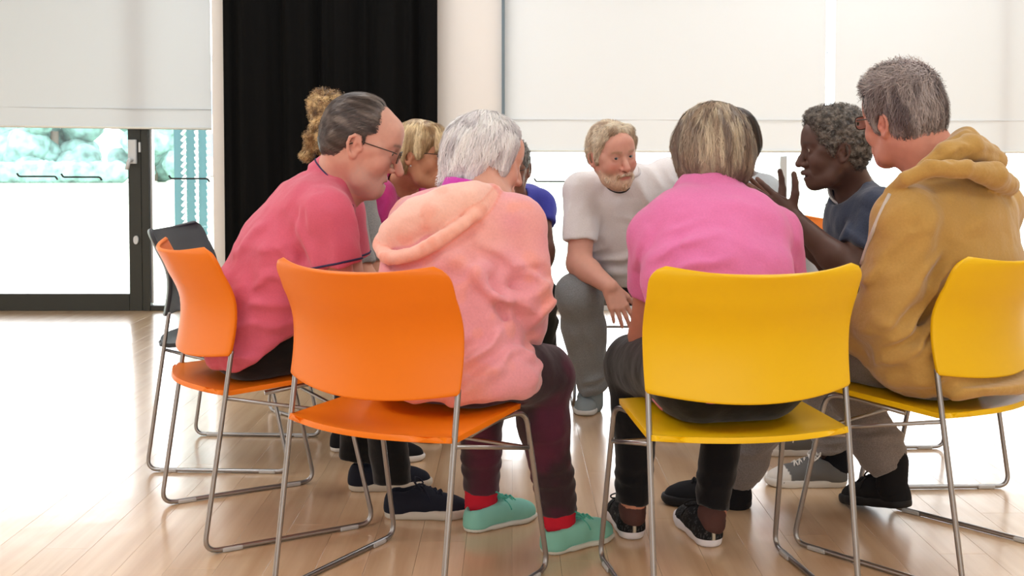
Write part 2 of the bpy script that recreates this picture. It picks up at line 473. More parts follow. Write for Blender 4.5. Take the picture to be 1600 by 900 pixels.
# teal slatted screen outside the fixed light
sr = empty('slatted_screen', (px2x(303)*9.0/7.5, 9.0, -0.05)); tag(sr, 'teal slatted screen outside the narrow window beside the curtain', 'screen')
sx = lambda px: (px-800.0)/FPX*9.0 - sr.location.x
for (p0, p1) in ((273, 288), (292, 306), (311, 324)):
    box('screen_board', ((sx(p0)+sx(p1))/2, 0, 1.3), (sx(p1)-sx(p0), 0.03, 2.6), M['teal'], sr)
sm_ = bmesh.new(); bm_box(sm_, (0, 0, 0), (0.05, 0.012, 0.022)); sme = bpy.data.meshes.new('slat'); sm_.to_mesh(sme); sm_.free(); sme.materials.append(M['slat'])
for cx, tilt in ((288.5, 0.9), (308.5, 0.25), (327, 0.2)):
    for k in range(40):
        o = bpy.data.objects.new('slat', sme); COL.objects.link(o); o.parent = sr
        o.location = (sx(cx), -0.02, 0.35+k*0.052); o.rotation_euler = (0, -tilt, 0)
        if tilt < 0.5: o.scale = (0.6, 1, 1.25)
# ------------------------------------------------------------------ sled-base chairs
def shell_mesh(name, P, th, material, bev=0.004):
    """P (rows, cols, 3) grid -> thin shell with thickness th below/behind"""
    r, c, _ = P.shape
    du = np.gradient(P, axis=1); dv = np.gradient(P, axis=0)
    N = np.cross(du, dv); N /= np.linalg.norm(N, axis=2)[..., None]+1e-12
    V = np.concatenate([(P+N*th*0.5).reshape(-1, 3), (P-N*th*0.5).reshape(-1, 3)])
    n = r*c; Q = []
    for j in range(r-1):
        for i in range(c-1):
            a = j*c+i
            Q.append((a, a+1, a+c+1, a+c)); Q.append((n+a, n+a+c, n+a+c+1, n+a+1))
    rim = [i for i in range(c)]+[j*c+c-1 for j in range(1, r)]+[(r-1)*c+i for i in range(c-2, -1, -1)]+[j*c for j in range(r-2, 0, -1)]
    for k in range(len(rim)):
        a, b = rim[k], rim[(k+1) % len(rim)]
        Q.append((a, n+a, n+b, b))
    me = mesh_np(name, V, [Q]); me.materials.append(material)
    return me

def inset(t, r):
    return 0.0 if t >= r else r-math.sqrt(max(0.0, r*r-(r-t)**2))

def seat_grid():
    vs = np.concatenate([np.linspace(0, .10, 7), np.linspace(.10, .88, 12)[1:], np.linspace(.88, 1, 8)[1:]])
    us = np.linspace(-1, 1, 21); P = np.zeros((len(vs), len(us), 3))
    for j, v in enumerate(vs):
        d = v*0.39; w = 0.238-0.020*v - inset(d, 0.03) - inset(0.39-d, 0.045)
        for i, u in enumerate(us):
            y0 = -0.200-0.050*(1-u*u); y1 = 0.172+0.018*(1-u*u)
            y = y0+(y1-y0)*v
            z = 0.418+0.020*v - 0.014*(1-abs(u)**2.2)*math.sin(math.pi*min(1, v*1.15)) - 0.016*max(0, (v-0.86)/0.14)**2 + 0.006*max(0, (0.1-v)/0.1)
            P[j, i] = (u*w, y, z)
    return P
def back_grid():
    vs = np.concatenate([np.linspace(0, .06, 4), np.linspace(.06, .82, 12)[1:], np.linspace(.82, 1, 9)[1:]])
    us = np.linspace(-1, 1, 25); P = np.zeros((len(vs), len(us), 3))
    for j, v in enumerate(vs):
        d = (1-v)*0.29; w = 0.243+0.006*v - inset(d, 0.036) - inset(v*0.29, 0.006)
        prof = -0.166+0.016*math.sin(math.pi*min(1, v/0.75))-0.055*max(0, (v-0.45)/0.55)**1.8
        for i, u in enumerate(us):
            z0 = 0.520-0.022*(1-u*u); z1 = 0.806-0.016*(1-u*u)
            P[j, i] = (u*w, prof-0.066*(1-u*u), z0+(z1-z0)*v)
    return P
SEAT_ME = {}; 
def chair_meshes(cname):
    if cname not in SEAT_ME:
        s = shell_mesh('seat', seat_grid(), 0.013, M[cname]); b = shell_mesh('backrest', back_grid(), 0.012, M[cname])
        for q in (s, b): q.polygons.foreach_set('use_smooth', np.ones(len(q.polygons), dtype=bool))
        SEAT_ME[cname] = (s, b)
    return SEAT_ME[cname]
FR_ME = {}
def frame_meshes():
    if not FR_ME:
        for s in (-1, 1):
            pts = fillet([(s*.2355, -.160, .532), (s*.236, -.163, .515), (s*.240, -.240, .0075), (s*.240, .240, .0075), (s*.228, .150, .421), (s*.20, .08, .417), (s*.20, -.06, .403)], 0.042, 8)
            V, F = merge_np([tube_np(pts, 0.0068, 12)]); me = mesh_np('frame', V, F); me.materials.append(M['chrome'])
            me.polygons.foreach_set('use_smooth', np.ones(len(me.polygons), dtype=bool)); FR_ME[s] = me
        pts = fillet([(-.236, -.176, .407), (-.231, .174, .325), (.231, .174, .325), (.236, -.176, .407)], 0.03, 7)
        V, F = merge_np([tube_np(pts, 0.0052, 10)]); me = mesh_np('cross_rail', V, F); me.materials.append(M['chrome'])
        me.polygons.foreach_set('use_smooth', np.ones(len(me.polygons), dtype=bool)); FR_ME['u'] = me
        bm = bmesh.new(); bm_box(bm, (0, 0, 0), (0.019, 0.055, 0.012), 0, 0.004); me = bpy.data.meshes.new('glide'); bm.to_mesh(me); bm.free(); me.materials.append(M['glide']); FR_ME['g'] = me
    return FR_ME
def make_chair(x, y, a_deg, shell, label):
    r = empty('stacking_chair', (x, y, 0), -math.radians(a_deg)); tag(r, label, 'chair', 'sled-base chairs set in a circle')
    s, b = chair_meshes(shell); fm = frame_meshes()
    def add(n, me, loc=(0, 0, 0)):
        o = bpy.data.objects.new(n, me); COL.objects.link(o); o.parent = r; o.location = loc
        return o
    for n, me in (('seat', s), ('backrest', b)):
        o = add(n, me); md = o.modifiers.new('soft_rim', 'BEVEL'); md.width = 0.004; md.segments = 2; md.limit_method = 'ANGLE'; md.angle_limit = 0.9
    add('frame', fm[-1]); add('frame', fm[1]); add('cross_rail', fm['u'])
    for sx_ in (-1, 1):
        for yy in (-.165, .165): add('glide', fm['g'], (sx_*.24, yy, .0062))
    return r
CH = dict(man1=(-.7207, 3.2376, 59.9), grey=(-.9604, 3.92, 92.8), orange=(-.2391, 2.723, 30.8), yellow=(.5075, 2.69, -10),
          man10=(1.0976, 2.972, -41.1), man9=(1.319, 3.737, -92.1), w3=(-.66, 4.58, 135), p5=(-.06, 5.16, 174), man6=(.50, 4.90, 180), w7=(1.045, 4.36, -110))
for key, shell, lab in (
    ('man1', 'orange', 'bright orange chair under the man in the coral polo shirt, seen from its side'),
    ('grey', 'black_shell', 'charcoal chair by the glazed door, behind the orange chair of the man in coral'),
    ('orange', 'orange', 'bright orange chair in front, seen from behind, under the woman in the peach hoodie'),
    ('yellow', 'yellow', 'yellow chair seen square from behind under the woman in the pink top'),
    ('man10', 'yellow', 'yellow chair at the right edge under the man in the mustard hoodie'),
    ('man9', 'black_shell', 'chair under the man in the navy T-shirt, mostly hidden by the mustard hoodie'),
    ('w3', 'black_shell', 'chair under the woman in the magenta jacket, only its steel legs showing'),
    ('p5', 'black_shell', 'chair under the person in the blue T-shirt, hidden behind the peach hoodie'),
    ('man6', 'black_shell', 'chair under the bearded man in the white T-shirt, facing the camera'),
    ('w7', 'orange', 'orange chair under the dark-haired woman, a corner of its back showing behind the raised forearm')):
    make_chair(*CH[key], shell, lab)
# ------------------------------------------------------------------ implicit modelling: smooth unions meshed by surface nets
rsN = np.random.RandomState(7)
LAT = rsN.rand(32, 32, 32).astype(np.float32)
def noise3(P):
    """smooth value noise in 0..1 at points P (n,3)"""
    I = np.floor(P).astype(np.int32); f = (P-I).astype(np.float32); f = f*f*(3-2*f)
    i0 = I & 31; i1 = (I+1) & 31
    x0, y0, z0 = i0.T; x1, y1, z1 = i1.T; fx, fy, fz = f.T
    a = LAT[x0, y0, z0]*(1-fx)+LAT[x1, y0, z0]*fx; b = LAT[x0, y1, z0]*(1-fx)+LAT[x1, y1, z0]*fx
    c = LAT[x0, y0, z1]*(1-fx)+LAT[x1, y0, z1]*fx; d = LAT[x0, y1, z1]*(1-fx)+LAT[x1, y1, z1]*fx
    return (a*(1-fy)+b*fy)*(1-fz)+(c*(1-fy)+d*fy)*fz

def nrm(v): v = np.asarray(v, float); return v/(np.linalg.norm(v)+1e-12)
def V3(*a): return np.array(a, float)
def lerp(a, b, t): return np.asarray(a)*(1-t)+np.asarray(b)*t
def frame(fwd, up):
    """columns: right, forward, up"""
    f = nrm(fwd); r = nrm(np.cross(f, up)); u = np.cross(r, f)
    return np.stack([r, f, u], 1)

def smst(x, a, b):
    t = np.clip((x-a)/(b-a), 0, 1); return t*t*(3-2*t)

class SDF:
    def __init__(s): s.ops = []; s.lo = np.full(3, 1e9); s.hi = np.full(3, -1e9); s.M = np.eye(3); s.T = np.zeros(3); s.S = 1.0
    def space(s, R=None, T=None, S=1.0):
        s.M = np.eye(3) if R is None else R; s.T = np.zeros(3) if T is None else np.asarray(T, float); s.S = S; return s
    def w(s, p): return s.T + s.M @ (np.asarray(p, float)*s.S)
    def _add(s, op, fn, lo, hi, k, grow):
        if grow: s.lo = np.minimum(s.lo, lo); s.hi = np.maximum(s.hi, hi)
        s.ops.append((op, fn, lo, hi, k))
    def rc(s, a, b, ra, rb=None, k=0.02, op='u', asp=None):
        """tapered capsule; asp=(axis, factor) stretches the section along axis"""
        rb = ra if rb is None else rb
        a = s.w(a); b = s.w(b); ra = ra*s.S; rb = rb*s.S; k = k*s.S
        ax = None; fac = 1.0
        if asp is not None:
            ax = nrm(s.M @ np.asarray(asp[0], float)); fac = asp[1]
            ab = nrm(b-a)
            if np.linalg.norm(b-a) > 1e-6: ax = nrm(ax-ab*np.dot(ax, ab))
        d = b-a; L2 = float(d@d)+1e-12
        def fn(P):
            q = P-a; t = np.clip(q@d/L2, 0, 1); r = q-t[:, None]*d
            if ax is not None:
                l = r@ax; r = r-(l*(1-1/fac))[:, None]*ax
                return np.sqrt((r*r).sum(1)) - (ra+(rb-ra)*t)
            return np.sqrt((r*r).sum(1)) - (ra+(rb-ra)*t)
        m = max(ra, rb)*max(1.0, fac)
        s._add(op, fn, np.minimum(a, b)-m, np.maximum(a, b)+m, k, op == 'u')
        return s
    def path(s, pts, radii, k=0.02, op='u', asp=None):
        for i in range(len(pts)-1): s.rc(pts[i], pts[i+1], radii[i], radii[i+1], k, op, asp)
        return s
    def el(s, c, r, R=None, k=0.02, op='u'):
        c = s.w(c); r = np.asarray(r, float)*s.S; Rm = s.M @ (np.eye(3) if R is None else R); k = k*s.S
        def fn(P):
            q = (P-c)@Rm; k0 = np.sqrt(((q/r)**2).sum(1)); k1 = np.sqrt(((q/(r*r))**2).sum(1))+1e-9
            return k0*(k0-1.0)/k1
        m = r.max()
        s._add(op, fn, c-m, c+m, k, op == 'u'); return s
    def bx(s, c, h, R=None, rad=0.01, k=0.01, op='u'):
        c = s.w(c); h = np.asarray(h, float)*s.S; Rm = s.M @ (np.eye(3) if R is None else R); rad = rad*s.S; k = k*s.S
        def fn(P):
            q = np.abs((P-c)@Rm)-(h-rad); return np.sqrt((np.maximum(q, 0)**2).sum(1))+np.minimum(q.max(1), 0)-rad
        m = np.linalg.norm(h); s._add(op, fn, c-m, c+m, k, op == 'u'); return s
    def cut(s, p, n, k=0.006):
        """keep the side of the plane that n points away from"""
        p = s.w(p); n = nrm(s.M @ np.asarray(n, float))
        s._add('i', lambda P: (P-p)@n, None, None, k*s.S, False); return s
    def cutif(s, p, n, c, R, k=0.006):
        """plane cut that acts only within radius R of c"""
        p = s.w(p); n = nrm(s.M @ np.asarray(n, float)); c = s.w(c); R = R*s.S
        def fn(P): return np.maximum((p-P)@n, np.linalg.norm(P-c, axis=1)-R)
        s._add('s', fn, c-R, c+R, k*s.S, False); return s
    def disp(s, fn, lo=None, hi=None): s._add('d', fn, lo, hi, 0, False); return s
    def folds(s, c, rad, along, freq, amp, seed=0.0, stretch=0.22, sharp=1.6):
        """cloth folds running along a direction within a zone"""
        c = s.w(c); rad = rad*s.S; u = nrm(s.M @ np.asarray(along, float))
        v1 = np.cross(u, [0.0, 1.0, 0.0]); v1 = nrm(v1) if np.linalg.norm(v1) > .2 else nrm(np.cross(u, [0, 0, 1.0]))
        def fn(P):
            q = P-c; wgt = np.clip(1-(q*q).sum(1)/(rad*rad), 0, 1)**1.2
            l = (q@u)[:, None]*u; q2 = q-l*.6
            ph = freq*.85*(q@v1)+1.5*noise3(q2*7+seed*3.1+11)+.5*noise3(q*17+seed+5)+seed*.37
            m = smst(noise3((q-l*.45)*11+seed*7.7+50), .30, .62)
            r = (.5+.5*np.cos(2*np.pi*ph))**sharp
            return -amp*1.3*wgt*(r*m-.28)
        s._add('d', fn, c-rad, c+rad, 0, False); return s
    def crease(s, pts, r, depth, k=0.012):
        """a pressed-in (depth>0) or raised (depth<0) line"""
        P = [s.w(p) for p in pts]; r = r*s.S
        lo = np.min(P, 0)-r*3; hi = np.max(P, 0)+r*3
        def fn(Q):
            best = np.full(len(Q), 9.0)
            for a, b in zip(P[:-1], P[1:]):
                d = b-a; q = Q-a; t = np.clip(q@d/(d@d+1e-12), 0, 1); best = np.minimum(best, np.linalg.norm(q-t[:, None]*d, axis=1))
            return depth*np.exp(-(best/r)**2)
        s._add('d', fn, lo, hi, 0, False); return s
    def merge(s, o, op='u', k=0.01):
        for q in o.ops: s.ops.append(q)
        s.lo = np.minimum(s.lo, o.lo); s.hi = np.maximum(s.hi, o.hi); return s
    def __call__(s, P):
        P = np.asarray(P, np.float32).astype(np.float64); D = np.full(len(P), 0.3)
        x, y, z = P.T
        for op, fn, lo, hi, k in s.ops:
            if lo is None: idx = slice(None); Q = P
            else:
                mg = 0.05 if op != 'd' else 0.0
                m = (x > lo[0]-mg) & (x < hi[0]+mg) & (y > lo[1]-mg) & (y < hi[1]+mg) & (z > lo[2]-mg) & (z < hi[2]+mg)
                idx = np.nonzero(m)[0]
                if not len(idx): continue
                Q = P[idx]
            v = fn(Q); d = D[idx]
            if op == 'd': D[idx] = d+v; continue
            if op == 's': v = -v
            if op == 'u':
                if k > 0:
                    h = np.clip(0.5+0.5*(d-v)/k, 0, 1); D[idx] = d*(1-h)+v*h-k*h*(1-h)
                else: D[idx] = np.minimum(d, v)
            else:
                if k > 0:
                    h = np.clip(0.5-0.5*(d-v)/k, 0, 1); D[idx] = d*(1-h)+v*h+k*h*(1-h)
                else: D[idx] = np.maximum(d, v)
        return D
    def grad(s, P, e=0.002):
        P = np.asarray(P, float); n = len(P)
        Q = np.concatenate([P+[e, 0, 0], P-[e, 0, 0], P+[0, e, 0], P-[0, e, 0], P+[0, 0, e], P-[0, 0, e]])
        d = s(Q).reshape(6, n); g = np.stack([d[0]-d[1], d[2]-d[3], d[4]-d[5]], 1)
        return g/(np.linalg.norm(g, axis=1)[:, None]+1e-9)

def surface(S, h, lo=None, hi=None, smooth=1):
    lo = S.lo-0.02 if lo is None else np.maximum(np.asarray(lo, float), S.lo-0.02)
    hi = S.hi+0.02 if hi is None else np.minimum(np.asarray(hi, float), S.hi+0.02)
    B = 4; H = B*h
    nc = np.maximum(np.ceil((hi-lo)/H).astype(int), 1)
    g = np.stack(np.meshgrid(*[np.arange(n) for n in nc], indexing='ij'), -1).reshape(-1, 3)
    dc = S(lo+(g+0.5)*H)
    act = (np.abs(dc) < H*1.35+0.008).reshape(nc)
    nf = nc*B+1
    val = np.ones(nf, np.float32)
    sg = np.where(dc.reshape(nc) < 0, -1, 1).astype(np.float32)
    val[:-1, :-1, :-1] = np.repeat(np.repeat(np.repeat(sg, B, 0), B, 1), B, 2)
    cell = np.repeat(np.repeat(np.repeat(act, B, 0), B, 1), B, 2)
    pm = np.zeros(nf, bool)
    for i in (0, 1):
        for j in (0, 1):
            for k in (0, 1): pm[i:nf[0]-1+i, j:nf[1]-1+j, k:nf[2]-1+k] |= cell
    idx = np.argwhere(pm)
    val[pm] = S(lo+idx*h)
    ci = np.argwhere(cell)
    st = np.array([nf[1]*nf[2], nf[2], 1]); flat = val.ravel()
    cl = ci@st
    off = np.array([[i, j, k] for i in (0, 1) for j in (0, 1) for k in (0, 1)])
    cv = flat[cl[:, None]+(off@st)[None]]
    neg = cv < 0; cnt = neg.sum(1); m = (cnt > 0) & (cnt < 8)
    ci = ci[m]; cl = cl[m]; cv = cv[m]; neg = neg[m]
    acc = np.zeros((len(ci), 3)); num = np.zeros(len(ci))
    for a in range(8):
        for ax in range(3):
            if off[a][ax] == 0:
                b = a | (4 >> ax)
                cr = neg[:, a] != neg[:, b]
                t = cv[:, a]/(cv[:, a]-cv[:, b]+1e-12)
                p = np.repeat(off[a][None].astype(float), len(ci), 0); p[:, ax] = t
                acc[cr] += p[cr]; num[cr] += 1
    V = lo+(ci+acc/num[:, None])*h
    vid = np.full(val.size, -1, np.int32); vid[cl] = np.arange(len(cl))
    Q = []
    for ax in range(3):
        b = 4 >> ax
        cr = neg[:, 0] != neg[:, b]
        o1, o2 = [st[i] for i in range(3) if i != ax]
        i1, i2 = [i for i in range(3) if i != ax]
        ok = cr & (ci[:, i1] > 0) & (ci[:, i2] > 0)
        c0 = cl[ok]; q = np.stack([vid[c0], vid[c0-o1], vid[c0-o1-o2], vid[c0-o2]], 1)
        good = (q >= 0).all(1); q = q[good]; fl_ = neg[ok][good][:, 0]
        if ax == 1: fl_ = ~fl_
        q[~fl_] = q[~fl_][:, ::-1]
        Q.append(q)
    Q = np.concatenate(Q) if Q else np.zeros((0, 4), int)
    for _ in range(smooth):
        E = np.concatenate([Q[:, [0, 1]], Q[:, [1, 2]], Q[:, [2, 3]], Q[:, [3, 0]]])
        E = np.concatenate([E, E[:, ::-1]])
        s_ = np.stack([np.bincount(E[:, 0], V[E[:, 1], i], len(V)) for i in range(3)], 1); n_ = np.bincount(E[:, 0], minlength=len(V))
        ok = n_ > 0; V[ok] = V[ok]*0.5+0.5*s_[ok]/n_[ok][:, None]
    return V, Q

def sdf_obj(name, S, h, material, parent, colf=None, smooth=1, extra=None):
    V, Q = surface(S, h, smooth=smooth)
    F = [Q]; cols = colf(V) if colf is not None else None
    if extra is not None:
        ev, ef, ec = extra; F.append(ef+len(V)); V = np.concatenate([V, ev])
        if cols is not None: cols = np.concatenate([cols, ec])
    o = link_mesh(name, mesh_np(name, V, F, cols), material)
    if parent is not None: o.parent = parent; o.matrix_parent_inverse = Matrix.Translation(-parent.location)
    return o

def strands(S, roots, flow, length, steps=8, width=0.0011, lift=0.002, lag=0.0, seed=0, curl=0.0, stray=0.15):
    """thin tapering hair ribbons that run over the hair surface; flow(P)->(n,3)"""
    rs = np.random.RandomState(seed); n = len(roots)
    P = np.array(roots, float); L = length*(0.6+0.5*rs.rand(n)); st = L/steps
    jit = rs.randn(n, 3)*stray
    pts = [P.copy()]; nor = []
    ph = rs.rand(n)*6.28
    for i in range(steps):
        d = flow(P)+jit; g = S.grad(P); nor.append(g)
        d = d-g*(d*g).sum(1)[:, None]; d /= np.linalg.norm(d, axis=1)[:, None]+1e-9
        if curl:
            b = np.cross(g, d); d = d+curl*np.cos(ph+i*1.7)[:, None]*b+curl*0.6*np.sin(ph+i*1.7)[:, None]*g
        P = P+d*st[:, None]
        v = S(P); tgt = lift*(0.15+1.0*(i+1)/steps)*(0.4+rs.rand(n)*0.9)
        P = P-g*(np.clip(v-tgt, -0.02, 0.006))[:, None]
        pts.append(P.copy())
    nor.append(nor[-1])
    A = np.stack(pts, 1); G = np.stack(nor, 1)
    T = np.gradient(A, axis=1); W = np.cross(T, G); W /= np.linalg.norm(W, axis=2)[..., None]+1e-9
    taper = np.linspace(1, 0.25, steps+1)**0.7
    wd = width*(0.6+0.8*rs.rand(n))[:, None]*taper[None]
    Lf = A-W*wd[..., None]; Rt = A+W*wd[..., None]
    V = np.stack([Lf, Rt], 2).reshape(-1, 3)
    m = steps+1; base = (np.arange(n)*m*2)[:, None]+(np.arange(steps)*2)[None]
    Q = np.stack([base, base+1, base+3, base+2], -1).reshape(-1, 4)
    return V, Q, np.repeat(np.arange(n), m*2)
# ------------------------------------------------------------------ people: shared anatomy
def gau(P, c, r):
    q = (P-np.asarray(c))/np.asarray(r); return np.exp(-(q*q).sum(1))

def head_sdf(S, p):
    """local frame: x right, y forward, z up, origin mid head; 0.23 tall"""
    jw = p.get('jaw', 1.0); ck = p.get('cheek', 1.0); ns = p.get('nose', 1.0); op = p.get('open', 0.0); smile = p.get('smile', 0.0)
    S.el((0, -.010, .032), (.075, .096, .083), k=.02)
    S.el((0, -.040, .010), (.070, .062, .070), k=.03)
    S.el((0, .026, -.022), (.060*ck**.5, .060, .084), k=.03)
    for s in (-1, 1):
        S.rc((s*.053*jw, -.004, -.050), (s*.040*jw, .030, -.088), .021, .018, k=.03)
        S.rc((s*.040*jw, .030, -.088), (s*.012, .066, -.102), .018, .017, k=.03)
        S.el((s*.037, .056, -.034), (.027*ck, .026, .028), k=.025)
        S.rc((s*.012, .0800, .020), (s*.045, .064, .021), .0105, .008, k=.014)
        S.rc((s*.058, .044, .0), (s*.062, .000, -.020), .012, .010, k=.02)
    S.el((0, .073, -.100), (.020, .016, .015), k=.022)
    S.el((0, .066, .045), (.048, .022, .035), k=.03)
    for s in (-1, 1):
        S.el((s*.031, .097, .002), (.017, .014, .012), k=.014, op='s')
        S.el((s*.031, .0735, .003), (.0150, .0140, .0140), k=.006)
        S.el((s*.031, .0885, .0025), (.0125, .009, .0030+.0016*p.get('eyes', 1.0)), k=.003, op='s')
        S.crease([(s*.018, .090, -.012), (s*.033, .090, -.016), (s*.046, .078, -.010)], .004, .0016*p.get('age', 1.0))
    # nose
    S.rc((0, .0820, .012), (0, .0985*(.5+.5*ns), -.022), .0085, .0095, k=.012)
    S.rc((0, .0985*(.5+.5*ns), -.022), (0, .1065*(.4+.6*ns), -.037), .0098, .0125, k=.008)
    for s in (-1, 1):
        S.el((s*.0130, .0935, -.0405), (.0085, .011, .0080), k=.007)
        S.el((s*.0070, .1000, -.0480), (.0038, .0060, .0040), k=.003, op='s')
    # mouth
    ly = -.0045*smile; wx = 1+.16*smile; wz = .0075*smile
    S.el((0, .078+ly, -.072), (.030, .019, .020), k=.02)
    up_ = [(-.024*wx, .0790+ly*.6, -.0725+wz), (-.009, .0945+ly, -.0690), (0, .0950+ly, -.0700), (.009, .0945+ly, -.0690), (.024*wx, .0790+ly*.6, -.0725+wz)]
    lo_ = [(-.023*wx, .0790+ly*.6, -.0750+wz-op*.3), (-.008, .0915+ly, -.0800-op), (.008, .0915+ly, -.0800-op), (.023*wx, .0790+ly*.6, -.0750+wz-op*.3)]
    lr = 1-.25*min(1, smile)
    S.path(up_, [.0028, .0048*lr, .0046*lr, .0048*lr, .0028], k=.006); S.path(lo_, [.0028, .0056*lr, .0056*lr, .0028], k=.006)
    S.el((0, .0960+ly, -.0745-op*.5+wz*.15), (.0225*wx, .013, .0010+op*.5), k=.003, op='s')
    ag = p.get('age', 1.0)
    for s in (-1, 1):
        S.crease([(s*.0185, .090, -.045), (s*.028, .082, -.060), (s*.033, .072, -.078)], .0045, .0020*ag*(1+.3*smile))
    for zf, dp in ((.052, .0010), (.062, .0010), (.072, .0008)):
        S.crease([(-.035, .072, zf), (0, .086, zf-.003), (.035, .072, zf)], .003, dp*ag)
    # ears: plate, rolled helix, inner ridge, tragus, lobe
    for s in (-1, 1):
        Re = frame((s*0.38, 1.0, 0.12), (s*.12, .1, 1))
        S.el((s*.0775, -.010, -.010), (.0050, .0165, .0270), R=Re, k=.006)
        hx = [(.009, -.006), (.011, .010), (.004, .0215), (-.009, .0225), (-.0185, .012), (-.0190, -.004), (-.0125, -.019), (-.003, -.0285)]
        hp = [(s*(.0805-.38*(y+.0)), -.010+y, -.010+z-.12*y) for y, z in hx]
        S.path(hp, [.0032, .0036, .0040, .0042, .0042, .0040, .0040, .0055], k=.003)
        S.rc((s*.0830, -.014, .004), (s*.0815, -.012, -.014), .0032, .0030, k=.004)
        S.rc((s*.0785, .006, -.010), (s*.0785, .006, -.018), .0040, .0040, k=.004)
        S.el((s*.0785, -.006, -.037), (.0060, .0085, .0090), k=.006)
        S.el((s*.0850, -.003, -.012), (.0055, .0060, .0085), k=.003, op='s')
    if 'extra' in p: p['extra'](S)

def neck_sdf(S, C, R, sc, N, r=.056):
    """neck from skull base to the base of the neck N (world)"""
    S.space()
    a = C+R@(V3(0, -.030, -.045)*sc); S.rc(a, N, r*sc*.98, r*1.1, k=.03)
    t = C+R@(V3(0, .035, -.085)*sc); S.rc(t, lerp(a, N, .8), .025*sc, .034, k=.035)

def head_cols(p, C, R, sc):
    skin = np.array(srgb(*p['skin'])); lip = np.array(srgb(*p.get('lip', (190, 105, 100)))); red = np.array(srgb(*p.get('flush', (222, 130, 112))))
    brow = np.array(srgb(*p.get('brow', (120, 95, 80)))); beard = p.get('beard'); stub = p.get('stubble', 0.0)
    def f(P):
        Q = ((P-C)@R)/sc; n = len(P)
        c = np.repeat(skin[None], n, 0)
        mott = noise3(P*55+3)*0.6+noise3(P*140)*0.4
        c = c*(0.93+0.14*mott)[:, None]
        a = np.abs(Q[:, 0]); QA = np.stack([a, Q[:, 1], Q[:, 2]], 1)
        fl = p.get('flushamt', 0.45)
        w = fl*(gau(QA, (.040, .070, -.030), (.022, .03, .02))+gau(Q, (0, .108, -.038), (.016, .02, .014))+0.8*gau(QA, (.078, -.010, -.012), (.016, .03, .035))+.4*gau(Q, (0, .078, .055), (.05, .03, .025)))
        w = np.clip(w, 0, .9)[:, None]; c = c*(1-w)+red*w
        wl = np.clip(1.25*gau(QA, (.008, .096, -.0745), (.016, .012, .0075)), 0, .85)[:, None]; c = c*(1-wl)+lip*wl
        br = (np.exp(-((Q[:, 2]-.0225-.004*np.cos(QA[:, 0]*60-1.8))/.0042)**2)*smst(a, .010, .016)*(1-smst(a, .044, .054))*(Q[:, 1] > .05))*p.get('browamt', .75)
        br = (br*(0.6+0.6*noise3(P*420)))[:, None].clip(0, 1); c = c*(1-br)+brow*br
        if beard is not None:
            bc = np.array(srgb(*beard)); nz_ = noise3(P*np.array([260, 260, 120]))
            m = (smst(-Q[:, 2], .048, .066)*smst(Q[:, 1], -.012, .012)*(Q[:, 2] > -.135))
            m = m*(1-np.clip(1.6*gau(QA, (.006, .094, -.0745), (.018, .012, .0065)), 0, 1))*(1-.9*gau(QA, (.038, .065, -.045), (.012, .04, .018)))
            m = (m*(0.62+.45*nz_))[:, None].clip(0, .95); c = c*(1-m)+bc*(0.75+.5*nz_)[:, None]*m
        elif stub:
            m = (stub*smst(-Q[:, 2], .045, .07)*smst(Q[:, 1], -.01, .02)*(Q[:, 2] > -.13)*(.5+noise3(P*300)))[:, None].clip(0, 1)
            c = c*(1-m)+np.array(srgb(*p.get('stubc', (130, 115, 110))))*m
        return c
    return f

def eyes(parent, C, R, sc, gaze, iris=(90, 70, 50), dark=False):
    for s in (-1, 1):
        c = C+R@(V3(s*.031, .0735, .003)*sc); g = nrm(R@nrm(gaze))
        bm = bmesh.new(); bmesh.ops.create_uvsphere(bm, u_segments=24, v_segments=16, radius=.0126*sc)
        me = bpy.data.meshes.new('eye'); bm.to_mesh(me); bm.free()
        vs = np.array([v.co[:] for v in me.vertices]); an = np.degrees(np.arccos(np.clip((vs/np.linalg.norm(vs, axis=1)[:, None])@g, -1, 1)))
        wh = np.array(srgb(196, 184, 176)); ir = np.array(srgb(*iris)); pu = np.array([.004]*3)
        col = np.where((an < 13)[:, None], pu, np.where((an < 29)[:, None], ir, wh))
        a = me.color_attributes.new('Col', 'FLOAT_COLOR', 'POINT'); c4 = np.ones((len(vs), 4), np.float32); c4[:, :3] = col; a.data.foreach_set('color', c4.ravel())
        o = link_mesh('eye', me, MP['eye'], parent); o.location = Vector(c)-parent.location

